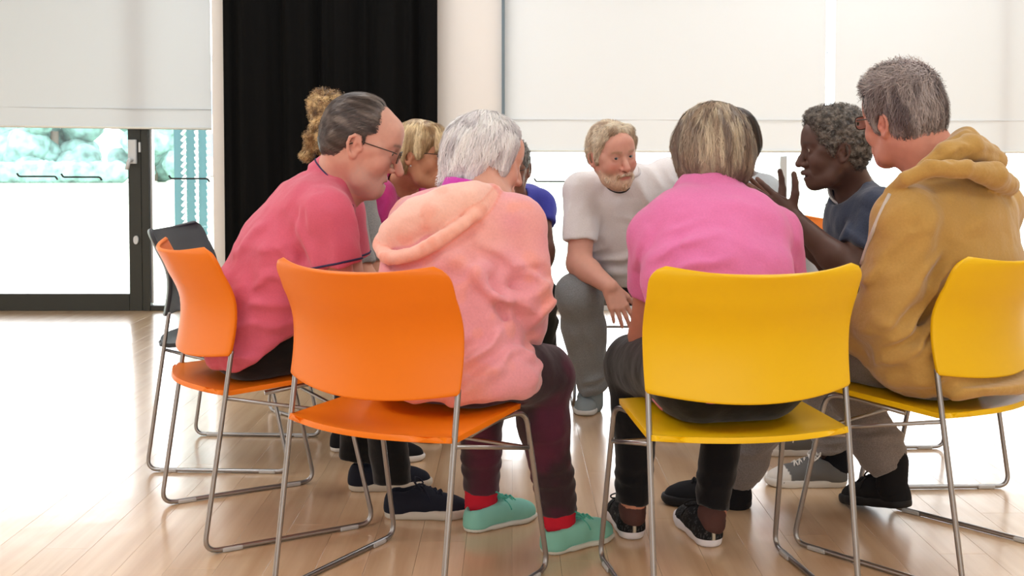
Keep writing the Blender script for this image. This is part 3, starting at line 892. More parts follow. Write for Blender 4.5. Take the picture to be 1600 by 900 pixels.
def hand_sdf(S, W, d, n, right, curl=(20, 25, 15), spread=1.0, sc=1.0, thumb=(.55, .75, .35), curls=None):
    """W wrist, d towards the fingertips, n the way the palm faces; five separate fingers"""
    d = nrm(d); n = nrm(n-np.dot(n, d)*d) if isinstance(n, np.ndarray) else nrm(np.array(n, float)-np.dot(n, d)*d)
    t = np.cross(d, n)*(1 if right else -1)
    S.space(); g = lambda a, b, c: W+(d*a+t*b+n*c)*sc
    lat = (.030, .0100, -.0105, -.0300); al = (.090, .094, .090, .081); ln = (.074, .082, .076, .059)
    for i in range(4):
        S.rc(g(.002, lat[i]*.45, 0), g(al[i]-.006, lat[i]*.95, .000), .0150*sc, .0118*sc, k=.012)
    S.rc(g(.020, .020, .010), g(.058, .030, .010), .015*sc, .010*sc, k=.012)
    S.rc(g(.02, -.02, .009), g(.07, -.025, .006), .012*sc, .010*sc, k=.012)
    cs = curls or [curl]*4
    for i in range(4):
        p = g(al[i]-.004, lat[i], 0); ang = 0.0; sp = (lat[i]/.03)*.16*spread
        r0 = .0092 if i < 3 else .0080
        for j, fr in enumerate((.46, .30, .24)):
            ang += math.radians(cs[i][j]); dd = nrm(d*math.cos(ang)+n*math.sin(ang)+t*sp*math.cos(ang))
            q = p+dd*ln[i]*fr*sc
            S.rc(p, q, (r0-.0007*j)*sc, (r0-.0007*(j+1))*sc, k=.003 if j else .0055)
            p = q
    th = nrm(d*thumb[0]+t*thumb[1]+n*thumb[2]); p = g(.022, .024, .006)
    for j, (l, r) in enumerate(((.046, .0145), (.034, .0112), (.026, .0098))):
        q = p+th*l*sc; S.rc(p, q, r*sc, (r-.0014)*sc, k=.010 if j == 0 else .004); p = q
        th = nrm(th+d*.22+n*.08)
    return S

def torso(S, spine, lat, w, dp, k=.04):
    for i in range(len(spine)-1):
        l = lat[i] if isinstance(lat, list) else lat
        f0 = w[i]/dp[i]; f1 = w[i+1]/dp[i+1]
        S.rc(spine[i], spine[i+1], dp[i], dp[i+1], k=k, asp=(l, (f0+f1)/2))
    return S

MP = {}
MP['skin'] = mat('skin', attr=True, rough=0.5, spec=0.4, sss=0.08, bump=(900, 0.12, 0.0006))
MP['eye'] = mat('eye', attr=True, rough=0.08, spec=0.5)
MP['hair'] = mat('hair', attr=True, rough=0.42, spec=0.45, bump=(500, 0.25, 0.001))
MP['knit'] = mat('jersey_cloth', attr=True, rough=0.85, spec=0.2, sheen=0.2, noise=(230, 0.05, 3), bump=(38, 0.30, 0.006))
MP['fleece'] = mat('fleece_cloth', attr=True, rough=0.95, spec=0.15, sheen=0.4, noise=(190, 0.05, 3), bump=(34, 0.35, 0.009))
MP['marl'] = mat('marl_cloth', attr=True, rough=0.95, spec=0.15, sheen=0.3, noise=(330, 0.24, 2), bump=(40, 0.35, 0.007))
MP['canvas'] = mat('canvas', attr=True, rough=0.85, spec=0.25, bump=(800, 0.25, 0.0006))
MP['rubber'] = mat('rubber_sole', attr=True, rough=0.6, spec=0.35)
MP['metal'] = mat('dark_spectacle_metal', srgb(60, 52, 48), 0.35, 0.7)

def const_col(rgb, var=0.0):
    c = np.array(srgb(*rgb))
    return lambda P: np.repeat(c[None], len(P), 0)*(1+var*(noise3(P*7)-.5))[:, None]

def body_obj(S, colf, parent, fine, h=.0095, hf=.0032):
    """one skin mesh, sampled finer around the head and hands; fine=[(centre, radius)]"""
    V, Q = surface(S, h)
    cen = V[Q].mean(1); keep = np.ones(len(Q), bool)
    for c, r in fine: keep &= np.linalg.norm(cen-c, axis=1) > r-h*0.6
    Q = Q[keep]; parts = [(V, Q)]; base = len(V); Vs = [V]; Qs = [Q]
    for c, r in fine:
        v, q = surface(S, hf, c-r-.01, c+r+.01)
        kk = np.linalg.norm(v[q].mean(1)-c, axis=1) <= r
        Vs.append(v); Qs.append(q[kk]+base); base += len(v)
    V = np.concatenate(Vs); Q = np.concatenate(Qs)
    used = np.zeros(len(V), bool); used[Q.ravel()] = True
    mp = np.cumsum(used)-1
    V = V[used]; Q = mp[Q]
    o = link_mesh('body', mesh_np('body', V, [Q], colf(V)), MP['skin'])
    o.parent = parent; o.matrix_parent_inverse = Matrix.Translation(-parent.location)
    return o

def put(o, parent):
    """parent without moving"""
    o.parent = parent; o.matrix_parent_inverse = parent.matrix_basis.inverted(); return o

def hair_obj(name, S, h, parent, colf, st, material=None):
    """hair volume plus ribbons; st = list of dicts for strands()"""
    V, Q = surface(S, h)
    rs = np.random.RandomState(11); parts_v = [V]; parts_q = [Q]; cols = [colf(V, None)]; base = len(V)
    for k_, d in enumerate(st):
        d = dict(d); n = d.pop('n'); sel = d.pop('where', None)
        c = V if sel is None else V[sel(V)]
        roots = c[rs.randint(0, len(c), n)]
        v, q, sid = strands(S, roots, d.pop('flow'), d.pop('length'), seed=k_+3, **d)
        parts_v.append(v); parts_q.append(q+base); base += len(v)
        tone = (0.55+0.9*rs.rand(n))[sid]
        cols.append(colf(v, tone))
    V = np.concatenate(parts_v); Q = np.concatenate(parts_q)
    o = link_mesh(name, mesh_np(name, V, [Q], np.concatenate(cols)), material or MP['hair'])
    return put(o, parent)

def glasses(parent, C, R, sc, material=None, w=.024, hgt=.017, lenses=True, dz=0.0):
    r = bpy.data.objects.new('glasses', None)
    rims = []; ang = np.linspace(0, 2*np.pi, 28, endpoint=False)
    L = lambda p: C+R@(np.asarray(p)*sc)
    for s in (-1, 1):
        pts = []
        for a in ang:
            ca, sa = math.cos(a), math.sin(a); e = 0.6
            x = w*abs(ca)**e*np.sign(ca); z = hgt*abs(sa)**e*np.sign(sa)
            pts.append(L((s*.033+x, .102-.10*(abs(s*.033+x)-.01)*.22, -.001+dz+z)))
        rims.append(pts)
    parts = [tube_np(p, .0014*sc, 8, True) for p in rims]
    parts.append(tube_np([L((-.010, .102, .004+dz)), L((0, .105, .007+dz)), L((.010, .102, .004+dz))], .0013*sc, 8))
    for s in (-1, 1):
        parts.append(tube_np([L((s*.056, .094, .007+dz)), L((s*.068, .085, .008+dz)), L((s*.076, .04, .006+dz)), L((s*.0805, .002, .004+dz)), L((s*.080, -.022, -.010+dz)), L((s*.079, -.03, -.02+dz))], .0014*sc, 8))
    V, F = merge_np(parts)
    o = link_mesh('glasses', mesh_np('glasses', V, F), material or MP['metal']); put(o, parent)
    if lenses:
        for p in rims:
            p = np.array(p); c = p.mean(0); f = R[:, 1]*.0006
            n = len(p); V = np.concatenate([p+f, p-f, [c+f*2], [c-f*2]])
            T = [(2*n, i, (i+1) % n) for i in range(n)]+[(2*n+1, n+(i+1) % n, n+i) for i in range(n)]
            q = link_mesh('lens', mesh_np('lens', V, [np.array(T)]), M['lens']); q.parent = o
    return o
# ------------------------------------------------------------------ people: clothing, shoes and hair kit
A = lambda px, py, D: at(px, py, D)
def sub(S, o, k=0.02):
    S._add('u', lambda P: o(P), o.lo, o.hi, k, True); return S
def sub_s(S, o, k=0.004):
    S._add('s', lambda P: o(P), o.lo, o.hi, k, False); return S

def person(label, at_xy):
    r = empty('person', (at_xy[0], at_xy[1], 0)); tag(r, label, 'person', 'people seated in the circle'); return r

def arm_sdf(S, sh, el, wr, r=(.052, .043, .040, .028), k=.02):
    S.space(); m = lerp(el, wr, .3)
    S.rc(sh, el, r[0], r[1], k=k); S.rc(el, m, r[1], r[2]*1.02, k=k); S.rc(m, wr, r[2], r[3], k=k)

def hit(S, px, py, D0, D1=9.0, off=.002):
    """nearest point of a garment surface along a survey ray"""
    t = np.linspace(D0, D1, 900); P = np.array([at(px, py, y) for y in t]); v = S(P); i = np.nonzero(v < 0)[0]
    q = P[i[0]] if len(i) else at(px, py, D0)
    return q + S.grad(q[None])[0]*off if len(i) else q

def drape(S, amp=.0035):
    """small overall unevenness of worn cloth"""
    S.disp(lambda P: -amp*(noise3(P*np.array([24, 24, 15])+3)-.5)*2-amp*.55*(np.abs(2*noise3(P*np.array([46, 46, 30])+23)-1)-.4)); return S

def tube_sleeve(S, pts, radii, arm_end, k=.022, wall=.008, flare=None):
    """sleeve along pts with an open end at the last point"""
    o = SDF(); o.path(pts, radii, k=.03)
    e = np.asarray(pts[-1]); d = nrm(e-np.asarray(pts[-2]))
    o.cut(e, d, k=.003)
    c = SDF(); q_ = radii[-1]-wall; c.rc(e+d*(q_-.022), e+d*(q_+.08), q_, q_, k=0); sub_s(o, c, .003)
    sub(S, o, k); return S

def leg_sdf(S, hip, knee, ankle, r, k=.03):
    m = lerp(knee, ankle, .33); m = m + nrm(np.array([hip[0]-knee[0], hip[1]-knee[1], 0]))*.018
    S.rc(hip, knee, r[0], r[1], k=k); S.rc(knee, m, r[1]*.96, r[2], k=k); S.rc(m, ankle, r[2], r[3], k=k)

def pant_leg(S, hip, knee, ankle, r, k=.03, wall=.006, cuff=0.0):
    """trouser leg with an open hem at the ankle point; cuff>0 gathers it over an elastic band"""
    o = SDF(); leg_sdf(o, hip, knee, ankle, r, .03)
    d = nrm(ankle-knee)
    if cuff:
        o.rc(ankle-d*.085, ankle-d*.065, r[3]+.020, r[3]+.018, k=.02); o.disp(lambda P: .0018*np.sin(((P-ankle)@nrm(np.cross(d, [0, 1, 0])))*520)*smst((P-ankle)@d, -.045, -.035))
        o.rc(ankle-d*.02, ankle+d*.02, r[3]-.004, r[3]-.004, k=.01)
    o.cut(ankle, d, k=.004)
    c = SDF(); q_ = r[3]-wall-(.004 if cuff else 0); c.rc(ankle+d*(q_-.018), ankle+d*(q_+.08), q_, q_, k=0); sub_s(o, c, .003)
    sub(S, o, k); return S

def carve(S, key):
    """let the chair's seat and backrest press a flat contact into cloth and body"""
    c, f, r = basis(key)
    def fn(P):
        q = P-c; x = q@r; y = q@f; z = P[:, 2]; u = np.clip(x/.235, -1, 1)
        y0 = -.2-.05*(1-u*u); y1 = .172+.018*(1-u*u); v = np.clip((y-y0)/(y1-y0), 0, 1)
        zs = .418+.020*v-.014*(1-np.abs(u)**2.2)*np.sin(np.pi*np.minimum(1, v*1.15))-.016*np.maximum(0, (v-.86)/.14)**2+.006*np.maximum(0, (.1-v)/.1)+.0085
        a = np.maximum.reduce([z-zs, np.abs(x)-.252, y-.205, -.27-y, .375-z])
        ub = 1-np.clip(x/.245, -1, 1)**2; w = np.clip((z-.52+.022*ub)/(.286+.006*ub), 0, 1)
        ys = -.166+.016*np.sin(np.pi*np.minimum(1, w/.75))-.055*np.maximum(0, (w-.45)/.55)**1.8-.066*ub+.0095
        b = np.maximum.reduce([y-ys, np.abs(x)-.258, ys-.22-y, .485-z, z-.812])
        ty = -.163-.077*np.clip((.54-z)/.54, 0, 1); up = np.maximum(np.linalg.norm(np.stack([np.abs(x)-.237, y-ty, z*0], 1), axis=1)-.012, np.maximum(z-.56, .30-z))
        return np.minimum(np.minimum(a, b), up)
    S._add('s', fn, c-np.array([.45, .45, -.36]), c+np.array([.45, .45, .83]), .004, False); return S
UP = V3(0, 0, 1)
def basis(key):
    x, y, a = CH[key]; a = math.radians(a)
    return V3(x, y, 0), V3(math.sin(a), math.cos(a), 0), V3(math.cos(a), -math.sin(a), 0)

def trim_ring(parent, S, c, d, rad, r, material, name='trim', arc=None, n=48):
    """a sewn line of cord lying on the garment around an axis"""
    d = nrm(d); u = nrm(np.cross(d, [.3, .2, .9])); v = np.cross(d, u); a = np.linspace(0, 2*np.pi, n, endpoint=False)
    P = c+rad*(np.cos(a)[:, None]*u+np.sin(a)[:, None]*v)
    for _ in range(4):
        g = S.grad(P); g = g-d*(g@d)[:, None]; P = P-g*np.clip(S(P), -.02, .02)[:, None]
    o = tubes(name, [P], r, material, None, 6, True); put(o, parent); return o

# ---- shoes: built once per style in their own frame (heel at y=0, toe at y=.27)
SHOES = {}
def shoe_parts(style):
    if style in SHOES: return SHOES[style]
    st = dict(sole=.024, high=.082, w=1.0, len=1.0); st.update(style_def[style])
    lo = SDF(); so = st['sole']
    pl = [(0, .040, 0), (.002, .10, 0), (.006, .19, 0), (.002, .228, 0)]; rr = [.036, .034, .043, .036]
    for i in range(3): lo.rc((pl[i][0], pl[i][1], so*.5), (pl[i+1][0], pl[i+1][1], so*.5), rr[i]*st['w']+.003, rr[i+1]*st['w']+.003, k=.02)
    lo.cut((0, 0, so), (0, 0, 1), k=.002); lo.cut((0, 0, 0), (0, 0, -1), k=.002); lo.cut((0, .25, 0), (0, .35, -1), k=.01)
    sv, sq = surface(lo, .0058)
    up = SDF(); hg = st['high']
    up.rc((0, .038, hg-.030), (0, .040, .02), .031, .037, k=.02)
    up.rc((0, .040, .030), (.003, .12, .035), .036, .036, k=.02); up.rc((0, .050, .055), (0, .125, .060), .030, .026, k=.03)
    up.rc((0, .10, .055), (.004, .20, .030), .032, .030, k=.03, asp=((1, 0, 0), 1.15)); up.rc((.004, .19, .022), (.003, .232, .022), .037, .028, k=.03, asp=((1, 0, 0), 1.12))
    up.cut((0, 0, so*.6), (0, 0, -1), k=.003)
    op = SDF(); op.el((0, .052, hg+.030), (.027, .046, .055), k=0); sub_s(up, op, .006)
    up.cut((0, 0, hg), (0, -.10, 1), k=.004)
    up.crease([(-.040, .165, .035), (-.030, .185, .055), (.0, .192, .066), (.036, .185, .052), (.044, .165, .035)], .004, .0014)
    up.crease([(-.020, .09, .09), (-.020, .16, .075)], .004, .0012); up.crease([(.020, .09, .09), (.024, .16, .075)], .004, .0012)
    up.crease([(0, .0, .09), (0, .0, .03)], .003, -.0016)
    uv, uq = surface(up, .0042)
    def me(n, v, q, f, m):
        x = mesh_np(n, v, [q], f(v)); x.materials.append(m); x.polygons.foreach_set('use_smooth', np.ones(len(x.polygons), bool)); return x
    out = dict(upper=me('shoe', uv, uq, st['col'], st.get('mat', MP['canvas'])), sole=me('sole', sv, sq, st['solecol'], MP['rubber']))
    if st.get('lace'):
        parts = []
        for k in range(5):
            y = .100+.016*k; z = .0945-.0046*k+st.get('lz', 0); w = .019
            parts.append(tube_np(smooth_path([(-w, y, z-.006), (0, y+.006, z+.003), (w, y+.012, z-.008)], 8), .0026, 6))
            parts.append(tube_np(smooth_path([(w, y, z-.006), (0, y+.007, z+.0045), (-w, y+.012, z-.008)], 8), .0026, 6))
        for s in (-1, 1):
            parts.append(tube_np(smooth_path([(0, .098, .096), (s*.022, .092, .112), (s*.045, .104, .104), (s*.040, .118, .090), (s*.012, .106, .094), (0, .100, .095)], 20), .0024, 6))
            parts.append(tube_np(smooth_path([(0, .098, .096), (s*.018, .118, .092), (s*.036, .135, .070), (s*.044, .142, .052)], 12), .0024, 6))
        V, F = merge_np(parts); lm = mesh_np('laces', V, F, const_col(st['lace'])(V)); lm.materials.append(MP['canvas'])
        lm.polygons.foreach_set('use_smooth', np.ones(len(lm.polygons), bool)); out['laces'] = lm
    SHOES[style] = out; return out
def sole_band(base, band=None, z0=.010, z1=.014):
    b = np.array(srgb(*base)); c = np.array(srgb(*(band or base)))
    return lambda P: np.where(((P[:, 2] > z0) & (P[:, 2] < z1))[:, None], c, b)
def cap_col(base, cap):
    b = np.array(srgb(*base)); c = np.array(srgb(*cap))
    return lambda P: np.where(((P[:, 1] > .205-.35*(P[:, 0]**2)/.04))[:, None], c, b)
def knit_black(P):
    n = noise3(P*np.array([500, 500, 500])); b = np.array(srgb(24, 24, 26)); c = np.array(srgb(70, 70, 72))
    m = (n > .72)[:, None]; col = np.where(m, c, b)
    st = ((np.abs(P[:, 0]) < .003) & (P[:, 1] < .03))[:, None]
    return np.where(st, np.array(srgb(200, 190, 170)), col)
style_def = dict(
    navy=dict(col=const_col((28, 31, 44)), solecol=sole_band((205, 198, 186)), lace=(30, 33, 48), sole=.030, high=.086),
    mint=dict(col=const_col((142, 212, 198)), solecol=sole_band((226, 226, 218)), lace=(90, 190, 172), sole=.016, high=.066),
    trainer=dict(col=knit_black, solecol=sole_band((235, 232, 238)), lace=(30, 30, 32), sole=.036, high=.084),
    black=dict(col=const_col((24, 25, 29)), solecol=sole_band((22, 23, 26)), lace=(26, 27, 30), sole=.030, high=.090, w=1.06),
    canvas=dict(col=cap_col((112, 112, 112), (232, 230, 226)), solecol=sole_band((230, 228, 224), (80, 60, 62), .017, .0195), lace=(245, 243, 240), sole=.030, high=.088),
    pale=dict(col=const_col((150, 165, 172)), solecol=sole_band((228, 232, 234)), lace=(170, 182, 188), sole=.024, high=.080),
    blackwhite=dict(col=const_col((26, 26, 30)), solecol=sole_band((232, 230, 228)), lace=(28, 28, 32), sole=.026, high=.080))
def shoe(parent, style, heel, direction, pitch=0.0, sc=1.0, roll=0.0):
    """heel: world point on the ground below the heel; direction in plan; pitch>0 lifts the heel about the toe"""
    pr = shoe_parts(style); d = nrm((direction[0], direction[1], 0))
    a = math.atan2(-d[0], d[1])
    o = bpy.data.objects.new('shoe', pr['upper']); COL.objects.link(o)
    p = Vector(heel)
    rot = Matrix.Rotation(a, 4, 'Z') @ Matrix.Translation((0, .235, 0)) @ Matrix.Rotation(-pitch, 4, 'X') @ Matrix.Translation((0, -.235, 0)) @ Matrix.Rotation(roll, 4, 'Y')
    o.matrix_basis = Matrix.Translation(p) @ rot @ Matrix.Scale(sc, 4)
    put(o, parent)
    for n in ('sole', 'laces'):
        if n in pr:
            q = bpy.data.objects.new(n, pr[n]); COL.objects.link(q); q.parent = o
    return o

def sock(parent, a, b, r0, r1, rgb):
    S = SDF(); S.rc(a, b, r0, r1); S.disp(lambda P: .0012*np.sin(P[:, 2]*700+noise3(P*60)*6))
    return sdf_obj('sock', S, .005, MP['canvas'], parent, const_col(rgb))

# ---- hair helpers
def flow_local(R, crown, d, C, sc, rad=1.0):
    """strands leave the crown and turn towards direction d (local)"""
    cr = np.asarray(crown, float); d = np.asarray(d, float)
    def f(P):
        Q = ((P-C)@R)/sc; v = (Q-cr); v = v/(np.linalg.norm(v, axis=1)[:, None]+1e-6)*rad + d
        return (v/(np.linalg.norm(v, axis=1)[:, None]+1e-6))@R.T
    return f
def hair_cols(c0, c1, c2=None, C=None, R=None, sc=1.0, stretch=(70, 70, 14), amt=1.0, extra=None):
    a, b = np.array(srgb(*c0)), np.array(srgb(*c1)); e = np.array(srgb(*c2)) if c2 else None
    def f(P, tone):
        Q = P if R is None else ((P-C)@R)/sc
        n = noise3(Q*np.array(stretch)+9); n2 = noise3(Q*np.array(stretch)*2.7+31)
        m = smst(.65*n+.35*n2, .3, .7)[:, None]
        c = a*(1-m)+b*m
        if e is not None:
            m2 = smst(noise3(Q*np.array(stretch)*.8+77), .55, .75)[:, None]; c = c*(1-m2)+e*m2
        if extra is not None: c = extra(Q, c)
        if tone is not None: c = c*(0.72+.42*tone)[:, None]
        else: c = c*.8
        return np.clip(c, 0, 1)
    return f
def strand_grooves(S, C, R, sc, amp, freq=(90, 90, 18)):
    fr = np.array(freq)
    return S.disp(lambda P: -amp*(1-np.abs(2*noise3(((P-C)@R)/sc*fr+5)-1)-.5) - amp*.8*(noise3(((P-C)@R)/sc*fr*.4+19)-.5))
# ------------------------------------------------------------------ the ten people
# ---------- man in the coral polo shirt
def man_coral():
    c, f, r = basis('man1'); p = person('man in a coral polo shirt and glasses leaning forward on the side-on orange chair', c)
    pel = c-f*.05+UP*.535
    D = 3.18; N = A(523, 281, 3.2); lat = nrm(V3(.30, -.95, 0))
    C = A(567, 223, 3.15); sc = 1.08; R = frame((1, .06, -.40), (.35, 0, 1))
    shR, shL = A(508, 338, 3.03), A(530, 332, 3.38)
    elR, wrR = A(535, 475, 3.02), V3(-.385, 3.25, .585); elL, wrL = A(548, 455, 3.40), V3(-.375, 3.40, .60)
    hipR, hipL = pel+r*.09, pel-r*.09
    knR, knL = V3(-.36, 3.24, .50), V3(-.42, 3.50, .50)
    anR, anL = A(613, 738, 3.17), A(556, 702, 3.46)
    spec = dict(skin=(214, 160, 142), lip=(176, 104, 96), flush=(204, 122, 108), flushamt=.4, smile=1.4, open=.010, nose=1.15, cheek=1.08, brow=(96, 84, 78), stubble=.25, stubc=(170, 160, 155), age=.9)
    S = SDF(); S.space(R, C, sc); head_sdf(S, spec)
    neck_sdf(S, C, R, sc, N, .058)
    S.space(); S.rc(C+R@V3(0, .05, -.10)*sc, N+V3(.05, 0, -.02), .030, .045, k=.04)
    torso(S, [pel, A(440, 420, D), N-UP*.05], lat, [.14, .14, .11], [.10, .10, .06])
    for sh, el, wr in ((shR, elR, wrR), (shL, elL, wrL)): arm_sdf(S, sh, el, wr, (.050, .046, .043, .030))
    hand_sdf(S, wrR, V3(.5, .5, -.4), V3(0, .6, -.6), True, (35, 40, 25)); hand_sdf(S, wrL, V3(.5, -.2, -.5), V3(0, -.6, -.6), False, (35, 40, 25))
    for h, k, a in ((hipR, knR, anR), (hipL, knL, anL)): S.space(); leg_sdf(S, h, k, a, (.07, .052, .05, .036))
    carve(S, 'man1'); body_obj(S, head_cols(spec, C, R, sc), p, [(C, .165)])
    eyes(p, C, R, sc, (0.1, 1, -.1))
    glasses(p, C, R, sc, w=.023, hgt=.0155)
    # hair: combed back, receding
    H = SDF().space(R, C, sc)
    H.el((0, -.020, .036), (.0815, .098, .086)); H.el((0, -.050, -.005), (.074, .064, .070), k=.02)
    H.rc((-.068, .010, .01), (-.070, .012, -.016), .011, .007, k=.015); H.rc((.068, .010, .01), (.070, .012, -.016), .011, .007, k=.015)
    H.cut((0, .036, .060), (0, 1, .12), k=.035); H.cut((0, -.02, -.052), (0, .55, -1), k=.01)
    H.cutif((0, .008, 0), (0, 1, 0), (.08, .05, -.03), .07); H.cutif((0, .008, 0), (0, 1, 0), (-.08, .05, -.03), .07)
    for s in (-1, 1): H.el((s*.082, -.008, -.014), (.022, .020, .030), k=.006, op='s')
    strand_grooves(H, C, R, sc, .0035, (60, 16, 60))
    hc = hair_cols((62, 52, 50), (98, 86, 82), (120, 108, 102), C, R, sc, (70, 14, 70))
    hair_obj('hair', H, .0035, p, hc, [dict(n=2400, flow=flow_local(R, (0, .06, .11), (0, -.6, -.55), C, sc, .7), length=.055, lift=.0025), dict(n=500, flow=flow_local(R, (0, .10, .08), (0, -.8, -.3), C, sc, .5), length=.05, lift=.004, stray=.25, where=lambda V: (((V-C)@R)[:, 1] > .012) & (((V-C)@R)[:, 2] > .04))])
    # trousers
    T = SDF(); T.rc(pel-r*.07, pel+r*.07, .125, k=.03)
    for h, k, a in ((hipR, knR, anR), (hipL, knL, anL)): pant_leg(T, h, k, a-UP*.035, (.098, .074, .064, .056))
    drape(T); carve(T, 'man1'); T.folds(anR+UP*.1, .16, (1, .2, .1), 26, .006); T.folds(anL+UP*.1, .16, (1, .2, .1), 26, .006)
    sdf_obj('trousers', T, .008, MP['knit'], p, const_col((13, 13, 15)))
    # shirt
    B = SDF()
    sp = [A(400, 532, D), A(418, 462, D), A(447, 390, D), A(490, 330, D), N-UP*.02]
    torso(B, sp, lat, [.185, .180, .185, .165, .075], [.150, .138, .125, .105, .068], k=.05)
    B.rc(sp[3]+lat*.10, shR, .085, .074, k=.05); B.rc(sp[3]-lat*.10, shL, .085, .074, k=.05)
    hemR = lerp(shR, elR, .58); hemL = lerp(shL, elL, .58)
    B.cut(A(404, 562, 3.08), V3(.56, 0, -.83), k=.004); B.cut(V3(0, 0, .455), (0, 0, -1), k=.02)
    tube_sleeve(B, [shR, hemR], [.076, .079], elR, k=.02); tube_sleeve(B, [shL, hemL], [.074, .076], elL, k=.02)
    B.folds(A(420, 480, 3.05), .24, (1, .1, -.25), 15, .016, 1); B.folds(A(400, 440, 3.05), .2, (1, .1, .15), 20, .010, 2)
    B.folds(A(505, 385, 2.98), .16, (.55, 0, -.8), 18, .010, 3); B.folds(A(450, 350, 3.05), .2, (-.7, 0, -.7), 13, .007, 4)
    B.crease([A(478, 330, 2.98), A(470, 370, 2.96), A(482, 405, 2.95)], .011, .009); B.crease([A(500, 300, 3.0), A(470, 330, 3.0), A(455, 365, 3.0)], .012, .005)
    drape(B); carve(B, 'man1')
    # collar band standing round the neck
    K = SDF(); nd = nrm(V3(.66, -.05, .75)); K.rc(N-nd*.035, N+nd*.034, .089, .074, k=0); K.cut(N+nd*.032, nd, k=.004); K.cut(N-nd*.02, -nd, k=.004)
    ki = SDF(); ki.rc(N+nd*.010, N+nd*.10, .064, .066, k=0); sub_s(K, ki, .004)
    sub(B, K, .008); sub_s(B, ki, .004)
    B.crease([N+nd*.006+V3(-.085, 0, .03), N+nd*.0+V3(-.03, -.088, 0), N+nd*0+V3(.04, -.08, -.04)], .004, .004)
    cb = np.array(srgb(212, 98, 122)); nv = np.array(srgb(52, 44, 84)); dR = nrm(elR-shR); dL = nrm(elL-shL)
    def col(P):
        n = len(P); c_ = np.repeat(cb[None], n, 0)*(.94+.12*noise3(P*11))[:, None]
        return c_
    sh_ = sdf_obj('polo_shirt', B, .0056, MP['knit'], p, col)
    nvm = mat('navy_tipping', srgb(52, 44, 84), .8)
    trim_ring(sh_, B, hemR-dR*.010, dR, .077, .0032, nvm, 'sleeve_tipping'); trim_ring(sh_, B, hemL-dL*.010, dL, .075, .0032, nvm, 'sleeve_tipping'); trim_ring(sh_, B, N+nd*.010, nd, .083, .0026, nvm, 'collar_tipping')
    bt = bmesh.new(); bmesh.ops.create_uvsphere(bt, u_segments=10, v_segments=6, radius=.007); b_ = bm_obj('button', bt, mat('navy_button', srgb(120, 30, 70), .4), None, True); b_.location = Vector(A(549, 322, 3.05)); put(b_, sh_)
    shoe(p, 'navy', (-.372, 3.225, 0), (1, .06), sc=.96); shoe(p, 'navy', (-.515, 3.49, 0), (1, .16))
man_coral()

